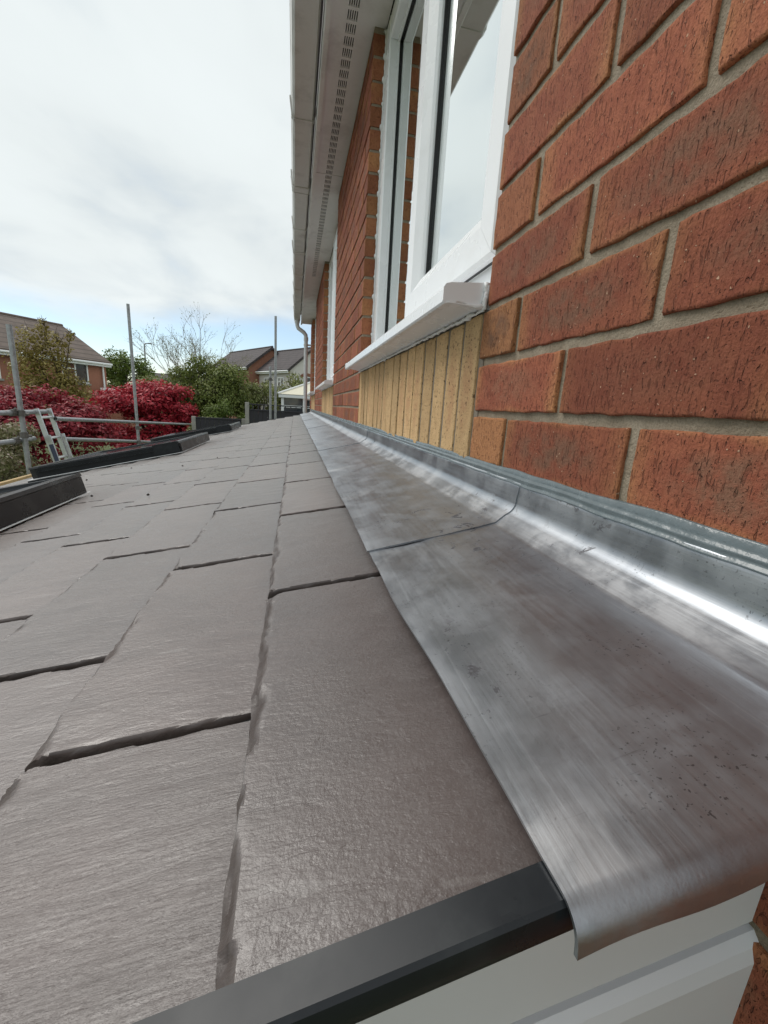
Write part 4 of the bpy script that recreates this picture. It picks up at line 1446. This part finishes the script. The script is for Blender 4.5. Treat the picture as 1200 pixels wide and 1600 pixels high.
plant('tree', 'fresh green tree beside the gable of the left house', 'tree', (-11.3, 33, gz(0, 33)),
      clump_field(-11.4, 33, 0.9, 1.7, 1.2, 1.8, 26, 0.6, 22, 0.9), 'leaf_lime', 7000, 0.09, 19, 'bark', None, 0.3, 0.3, twigs=50)
plant('hedge', 'pale green hedge seen past the red maple towards the street lamp', 'hedge', (-6.2, 20.5, gz(0, 20)),
      clump_field(-5.9, 20.5, -0.2, 1.3, 0.5, 0.9, 24, 0.36, 23, 0.9), 'leaf_pale', 7000, 0.05, 20)
plant('bush', 'low rounded bush at the foot of the dark bush by the fence', 'bush', (-2.55, 12.7, gz(0, 12.7)),
      clump_field(-2.6, 12.7, -0.95, 0.45, 0.4, 0.38, 14, 0.17, 24, 0.8), 'leaf_pale', 3500, 0.03, 25)


# bare tree with fine spreading twigs
def bare_tree():
    t = thing('bare_tree', 'bare twiggy tree spreading above the dark green bush', 'tree', (-4.0, 18.4, gz(0, 18)))
    r = random.Random(33)
    m = MB()
    br = MB()
    ends = []

    def grow(p, d, ln, rad, lev):
        q = p + d * ln * 0.5 + Vector((r.uniform(-1, 1), r.uniform(-1, 1), r.uniform(-.3, .6))) * ln * 0.06
        e = p + d * ln
        (m if lev < 2 else br).tube([p, q, e], [rad, rad * .85, rad * .68], 5 if lev < 3 else 3, False)
        if lev >= 4:
            ends.append(tuple(e))
            ends.append(tuple(q))
        if lev >= 6:
            return
        for k in range(3 if lev < 1 else r.choice((2, 3, 3))):
            ax = Vector((r.gauss(0, 1), r.gauss(0, 1), r.gauss(0, .5))).normalized()
            nd = (d + ax * r.uniform(.35, .75)).normalized()
            nd = (nd + Vector((0, 0, 0.10))).normalized()
            grow(e if r.random() < .7 else p.lerp(e, .7), nd, ln * r.uniform(.62, .86), rad * .64, lev + 1)
    for k in range(2):
        grow(Vector((-4.0 + k * .12 - .12, 18.4, gz(0, 18))), Vector((r.uniform(-.18, .18), r.uniform(-.1, .1), 1)).normalized(), 1.30, 0.038, 0)
    m.build('trunk', MAT['twig'], t)
    br.build('twigs', MAT['twig'], t)
    tips = np.array(ends)
    g2 = np.random.default_rng(6)
    tips = tips[g2.random(len(tips)) < 0.55] + g2.normal(0, 0.03, (1, 3))
    obj('leaf_buds', leaf_mesh('leaf_buds', tips, np.tile([[0.2, -0.5, .6]], (len(tips), 1)), 0.024, MAT['leaf_pale'], 9), t)


bare_tree()


# ------------------------------------------------------------------ neighbouring houses
def gable_house(name, label, P0, d, Lr, half, z_e, rise, wallm, roofm, wins_front=(), wins_gable=(), over=0.25, gable_end='near', chimney=None):
    """P0 = corner of the facade at ridge end A; d = ridge direction (unit, xy); facade faces 'left of d' turned towards the viewer.
    The house body runs Lr along d and 2*half behind the facade."""
    d = Vector((d[0], d[1], 0)).normalized()
    n = Vector((-d.y, d.x, 0))                    # from the facade into the house
    zb = gz(P0[0], P0[1]) - 0.5
    P0 = Vector((P0[0], P0[1], 0))

    def at(a, b, z):
        q = P0 + d * a + n * b
        return (q.x, q.y, z)
    t = thing(name, label, 'house', at(Lr / 2, half, zb + .5))
    wl = MB()
    wl.add([at(0, 0, zb), at(Lr, 0, zb), at(Lr, 2 * half, zb), at(0, 2 * half, zb), at(0, 0, z_e), at(Lr, 0, z_e), at(Lr, 2 * half, z_e), at(0, 2 * half, z_e), at(0, half, z_e + rise), at(Lr, half, z_e + rise)],
           [(0, 1, 5, 4), (1, 2, 6, 9, 5), (2, 3, 7, 6), (3, 0, 4, 8, 7), (4, 5, 9, 8), (6, 7, 8, 9)])
    wl.build('wall', MAT[wallm], t)
    k = rise / half
    rf = MB()
    for sgn in (0, 1):
        b0, b1 = (-over, half) if sgn == 0 else (2 * half + over, half)
        z0 = z_e - k * over + .05
        z1 = z_e + rise + .05
        p = [at(-.12, b0, z0), at(Lr + .12, b0, z0), at(Lr + .12, b1, z1), at(-.12, b1, z1)]
        rf.hexa([(x, y, z) for x, y, z in p] + [(x, y, z + .10) for x, y, z in p])
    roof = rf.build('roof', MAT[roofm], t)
    MB().tube([at(-.12, half, z_e + rise + .13), at(Lr + .12, half, z_e + rise + .13)], 0.09, 8).build('ridge_tiles', MAT[roofm], roof)
    for b0 in (-over,):
        z0 = z_e - k * over
        MB().hexa([at(-.13, b0 - .02, z0 - .12), at(Lr + .13, b0 - .02, z0 - .12), at(Lr + .13, b0 + .02, z0 - .12), at(-.13, b0 + .02, z0 - .12), at(-.13, b0 - .02, z0 + .06), at(Lr + .13, b0 - .02, z0 + .06), at(Lr + .13, b0 + .02, z0 + .06), at(-.13, b0 + .02, z0 + .06)]).build('fascia', MAT['far_upvc'], t)
        MB().tube([at(-.13, b0 - .07, z0 + .02), at(Lr + .13, b0 - .07, z0 + .02)], 0.055, 8).build('gutter', MAT['far_upvc'], t)
    for aa in (0, Lr):
        sg = -1 if aa == 0 else 1
        for b0, b1 in ((-over, half), (2 * half + over, half)):
            z0, z1 = z_e - k * over, z_e + rise
            off = sg * .12
            p = [at(aa + off, b0, z0 - .06), at(aa + off + sg * .03, b0, z0 - .06), at(aa + off + sg * .03, b1, z1 - .06), at(aa + off, b1, z1 - .06)]
            MB().hexa(p + [(x, y, z + .16) for x, y, z in p]).build('verge_board', MAT[roofm], t)

    def win(fa, fb, z0, w_, h_, panes):
        """fa(u, out) gives a point on the wall"""
        wn = bpy.data.objects.new('window', None)
        place(wn, t, Matrix.Translation(fa(0, 0, z0)))
        fr = MB()

        def bx(u0, u1, za, zb_, o0, o1, mb):
            mb.hexa([fa(u0, o0, za), fa(u1, o0, za), fa(u1, o1, za), fa(u0, o1, za), fa(u0, o0, zb_), fa(u1, o0, zb_), fa(u1, o1, zb_), fa(u0, o1, zb_)])
        f_ = .07
        bx(0, w_, z0, z0 + f_, -.05, .03, fr)
        bx(0, w_, z0 + h_ - f_, z0 + h_, -.05, .03, fr)
        for q in range(panes + 1):
            u = q * (w_ - f_) / panes
            bx(u, u + f_, z0 + f_, z0 + h_ - f_, -.05, .03, fr)
        bx(f_, w_ / panes, z0 + h_ * .66, z0 + h_ * .66 + .05, -.05, .028, fr)
        fr.build('frame', MAT['far_upvc'], wn)
        for q in range(panes):
            u = q * (w_ - f_) / panes + f_
            u1 = (q + 1) * (w_ - f_) / panes
            gm = MB()
            bx(u, u1, z0 + f_, z0 + h_ - f_, -.04, .0, gm)
            gm.build('pane', MAT['far_glass'], wn)
        sm = MB()
        bx(-.08, w_ + .08, z0 - .09, z0 - .003, -.02, .07, sm)
        sm.build('sill', MAT['concrete'], wn)
    for a0, z0, w_, h_, pn in wins_front:
        win(lambda u, o, z, a0=a0: at(a0 + u, -o, z), None, z0, w_, h_, pn)
    for b0, z0, w_, h_, pn, end in wins_gable:
        if end == 0:
            win(lambda u, o, z, b0=b0: at(-o, b0 + u, z), None, z0, w_, h_, pn)
        else:
            win(lambda u, o, z, b0=b0: at(Lr + o, b0 + u, z), None, z0, w_, h_, pn)
    return t, at


# left house: facade corner at the right end, ridge runs towards the viewer's left
dL = Vector((0.5, 0.866, 0))
cornerL = Vector((-10.4, 27.0, 0))
startL = cornerL - dL * 13.0
hl, atL = gable_house('neighbour_house', 'brown tiled brick house behind the maples at the left', (startL.x, startL.y), dL, 13.0, 3.1, 1.62, 1.75, 'house_brick', 'tile_brown',
                      wins_front=[(10.6, 0.42, 1.35, 1.0, 2), (6.9, 0.35, 1.0, 1.0, 2), (2.0, 0.3, 1.4, 1.1, 2)])
MB().tube([atL(12.75, -.10, 1.5), atL(12.75, -.10, -2.2)], 0.045, 8).build('downpipe', MAT['far_upvc'], hl)
# projecting wing with its own gable at the far left
wing = MB()
wing.add([atL(1.0, -1.3, -2.4), atL(4.3, -1.3, -2.4), atL(4.3, 0.5, -2.4), atL(1.0, 0.5, -2.4), atL(1.0, -1.3, 1.45), atL(4.3, -1.3, 1.45), atL(4.3, 0.5, 1.45), atL(1.0, 0.5, 1.45)], [(0, 1, 5, 4), (1, 2, 6, 5), (2, 3, 7, 6), (3, 0, 4, 7), (4, 5, 6, 7)])
wing.build('wing_wall', MAT['house_brick'], hl)
MB().hexa([atL(.8, -1.55, 1.42), atL(4.5, -1.55, 1.42), atL(4.5, 1.0, 2.45), atL(.8, 1.0, 2.45), atL(.8, -1.55, 1.52), atL(4.5, -1.55, 1.52), atL(4.5, 1.0, 2.55), atL(.8, 1.0, 2.55)]).build('wing_roof', MAT['tile_brown'], hl)
MB().tube([atL(.8, -1.6, 1.42), atL(4.5, -1.6, 1.42)], 0.06, 8).build('wing_gutter', MAT['far_upvc'], hl)
wf = MB()
for u0, u1, za, zb_ in [(2.6, 3.9, .25, .33), (2.6, 3.9, 1.22, 1.30), (2.6, 2.68, .33, 1.22), (3.2, 3.28, .33, 1.22), (3.82, 3.9, .33, 1.22), (2.6, 3.2, 0.95, 1.0)]:
    wf.hexa([atL(u0, -1.34, za), atL(u1, -1.34, za), atL(u1, -1.28, za), atL(u0, -1.28, za), atL(u0, -1.34, zb_), atL(u1, -1.34, zb_), atL(u1, -1.28, zb_), atL(u0, -1.28, zb_)])
ww = wf.build('wing_window', MAT['far_upvc'], hl)
MB().hexa([atL(2.65, -1.315, .3), atL(3.85, -1.315, .3), atL(3.85, -1.29, .3), atL(2.65, -1.29, .3), atL(2.65, -1.315, 1.25), atL(3.85, -1.315, 1.25), atL(3.85, -1.29, 1.25), atL(2.65, -1.29, 1.25)]).build('pane', MAT['far_glass'], ww)
# white lean-to beside it
cv_ = thing('white_porch', 'small white lean-to roof at the foot of the left house', 'porch', (-9.6, 26.2, -1.95))
MB().hexa([(-10.3, 25.8, 0.15), (-8.9, 25.8, 0.0), (-8.9, 27.0, 0.0), (-10.3, 27.0, 0.15), (-10.3, 25.8, 0.25), (-8.9, 25.8, 0.08), (-8.9, 27.0, 0.08), (-10.3, 27.0, 0.25)]).build('roof', MAT['far_upvc'], cv_)
MB().box(-10.2, -9.0, 25.9, 26.9, -1.95, -0.02).build('wall', MAT['house_brick'], cv_)

# two houses beyond the poles: ridge runs away to the back left, gable end turned to the camera
dA = Vector((-0.53, 0.85, 0)).normalized()


def far_house(name, label, G1, G2, z_e, rise, Lr, wallm, roofm, wins, side_wins):
    """gable from G1 (left) to G2 (right) seen by the camera; body runs Lr behind it"""
    G1, G2 = Vector((*G1, 0)), Vector((*G2, 0))
    gdir = (G2 - G1).normalized()
    half = (G2 - G1).length / 2
    d = Vector((-gdir.y, gdir.x, 0))
    # facade on the left side: start at back-left corner so that 'behind the facade' is +gdir
    start = G1 + d * Lr
    return gable_house(name, label, (start.x, start.y), -d, Lr, half, z_e, rise, wallm, roofm, side_wins, wins)


far_house('far_house', 'brown roofed house with a red brick gable behind the short scaffold pole', (-3.9, 37.2), (-0.4, 39.2), 2.75, 1.55, 8.5, 'gable_brick', 'tile_dark', [], [(5.0, 1.1, 1.2, 1.1, 2)])
hb, atB = far_house('far_house', 'dark roofed house with a pale rendered gable beside the downpipe', (-0.62, 33.6), (2.6, 35.6), 2.50, 1.55, 6.5, 'render', 'tile_dark', [(1.0, 1.0, 0.9, 1.05, 2, 1)], [(4.7, 0.9, .9, 1.0, 2), (2.6, .9, .9, 1.0, 2)])
# brick arch over the gable window
arch = MB()
for i in range(9):
    a0 = math.radians(50 + i * 80 / 9)
    a1 = math.radians(50 + (i + .86) * 80 / 9)
    q = []
    for o in (0.0, 0.05):
        for aa, rr_ in ((a0, .72), (a1, .72), (a1, .94), (a0, .94)):
            q.append(atB(6.5 + o, 1.45 + rr_ * -math.cos(aa), 1.38 + rr_ * math.sin(aa)))
    arch.hexa(q)
arch.build('window_arch', MAT['gable_brick'], hb)

# a long roof line between the trees, far off
gable_house('far_house', 'low brown roofed house far off behind the street lamp', (-19.5, 60), (0.985, 0.17), 9.0, 3.2, 1.6, 1.1, 'gable_brick', 'tile_dark', [(5.5, .3, 1.2, .9, 2)])

# ------------------------------------------------------------------ conservatory, fences, lamp
cs = thing('conservatory', 'white conservatory with a cream hipped roof beyond the fence', 'conservatory', (0.6, 15.8, -1.95))
cx0, cx1, cy0, cy1, ce = -0.72, 2.2, 15.0, 17.6, 0.26
MB().box(cx0 + .03, cx1, cy0 + .03, cy1, -1.95, -1.25).build('dwarf_wall', MAT['house_brick'], cs)
for x in np.linspace(cx0, cx1 - .08, 5):
    MB().bbox(x, x + .09, cy0, cy0 + .09, -1.25, ce - .08, .006).build('post', MAT['far_upvc'], cs)
for y in (16.1, 17.5):
    MB().bbox(cx0, cx0 + .08, y, y + .08, -1.25, ce - .08, .006).build('post', MAT['far_upvc'], cs)
MB().bbox(cx0 - .08, cx1, cy0 - .08, cy0 + .10, ce - .08, ce + .03, .01).bbox(cx0 - .08, cx0 + .10, cy0 + .1, cy1, ce - .08, ce + .03, .01).build('eaves_beam', MAT['far_upvc'], cs)
MB().box(cx0 + .01, cx1, cy0 + .02, cy0 + .07, -0.13, -0.06).box(cx0 + .01, cx1, cy0 + .02, cy0 + .07, -1.25, -1.17).build('transom', MAT['far_upvc'], cs)
for i in range(4):
    xa = np.linspace(cx0, cx1 - .08, 5)
    MB().box(xa[i] + .09, xa[i + 1], cy0 + .035, cy0 + .05, -1.17, ce - .08).build('pane', MAT['far_glass'], cs)
apx, apz = (cx0 + cx1) / 2 + .1, ce + .62
rfm = MB()
pts = [(cx0 - .1, cy0 - .1, ce + .035), (cx1, cy0 - .1, ce + .035), (cx1, cy1, ce + .035), (cx0 - .1, cy1, ce + .035), (apx - .3, (cy0 + cy1) / 2, apz), (apx + .6, (cy0 + cy1) / 2, apz)]
rfm.add(pts, [(0, 1, 5, 4), (1, 2, 5), (2, 3, 4, 5), (3, 0, 4)])
crf = rfm.build('roof', MAT['cons_roof'], cs)
for a, b_ in [(0, 4), (3, 4), (4, 5)]:
    MB().tube([Vector(pts[a]) + Vector((0, 0, .015)), Vector(pts[b_]) + Vector((0, 0, .015))], .03, 6).build('glazing_bar', MAT['far_upvc'], crf)
for q in (.3, .6, .9):
    MB().tube([Vector(pts[0]).lerp(Vector(pts[1]), q) + Vector((0, 0, .012)), Vector(pts[4]).lerp(Vector(pts[5]), q * .8) + Vector((0, 0, .012))], .018, 6).build('glazing_bar', MAT['far_upvc'], crf)


def fence(label, xa, xb, y, ztop, zb, posts, trellis=False):
    t = thing('garden_fence', label, 'fence', ((xa + xb) / 2, y, zb))
    for x in posts:
        MB().bbox(x - .05, x + .05, y - .05, y + .05, zb, ztop + .03, .008).build('post', MAT['concrete'], t)
    ps = sorted(posts)
    for p0, p1 in zip(ps[:-1], ps[1:]):
        zt = ztop - (0.16 if trellis else 0.0)
        x = p0 + .052
        me = None
        while x < p1 - .06:
            x1 = min(x + .115, p1 - .052)
            MB().bbox(x, x1 - .004, y - .012, y + .008, zb + .12, zt - .02, .003).build('board', MAT['fence_wood'], t)
            x = x1
        MB().bbox(p0 + .05, p1 - .05, y - .03, y + .03, zt - .019, zt + .02, .004).build('cap_rail', MAT['fence_wood'], t)
        MB().bbox(p0 + .05, p1 - .05, y - .02, y + .02, zb, zb + .119, .004).build('gravel_board', MAT['concrete'], t)
        if trellis:
            MB().bbox(p0 + .05, p1 - .05, y - .02, y + .02, ztop - .03, ztop, .004).build('top_rail', MAT['fence_wood'], t)
            n = int((p1 - p0) / .14)
            for i in range(1, n):
                xx = p0 + (p1 - p0) * i / n
                MB().box(xx - .014, xx + .014, y - .012, y + .012, zt + .021, ztop - .031).build('baluster', MAT['fence_wood'], t)
    return t


fence('dark boarded fence with an open top rail in front of the conservatory', -1.5, 3.0, 12.0, -0.06, -1.97, [-1.5, 0.32, 2.14], True)
fence('low dark fence running left from the concrete post', -2.9, -1.6, 12.25, -0.50, -1.97, [-2.88, -1.62])

lp = thing('street_lamp', 'slim grey street lamp standing behind the red maple', 'street lamp', (-12.3, 40.0, -1.95))
MB().tube([(-12.3, 40, -1.95), (-12.3, 40, 0.0), (-12.28, 40, 4.0)], [0.09, 0.07, 0.05], 10).build('column', MAT['lamp_steel'], lp, True, 40)
MB().tube([(-12.28, 40, 3.98), (-12.2, 40, 4.08), (-11.98, 40, 4.10)], [0.04, 0.04, 0.035], 8).build('bracket_arm', MAT['lamp_steel'], lp, True)
MB().bbox(-12.0, -11.75, 39.9, 40.1, 4.06, 4.15, .02).build('lantern', MAT['lamp_steel'], lp)

# far wooded skyline, one mass
g_ = np.random.default_rng(77)
tx = g_.uniform(-160, 160, 9000)
ty = 130 + g_.uniform(-12, 12, 9000)
hgt = 4.0 + 2.2 * fbm(tx * .05, tx * 0, 5, 4)
tz = -2 + hgt * g_.uniform(0, 1, 9000) ** .5
P_ = np.stack([tx, ty, tz], 1)
N_ = np.tile(np.array([[0, -1.0, .6]]), (9000, 1))
wd_ = obj('far_trees', leaf_mesh('far_trees', P_, N_, 0.75, MAT['leaf_green'], 5))
tag(wd_, 'distant wooded skyline on the horizon', 'trees', kind='stuff')
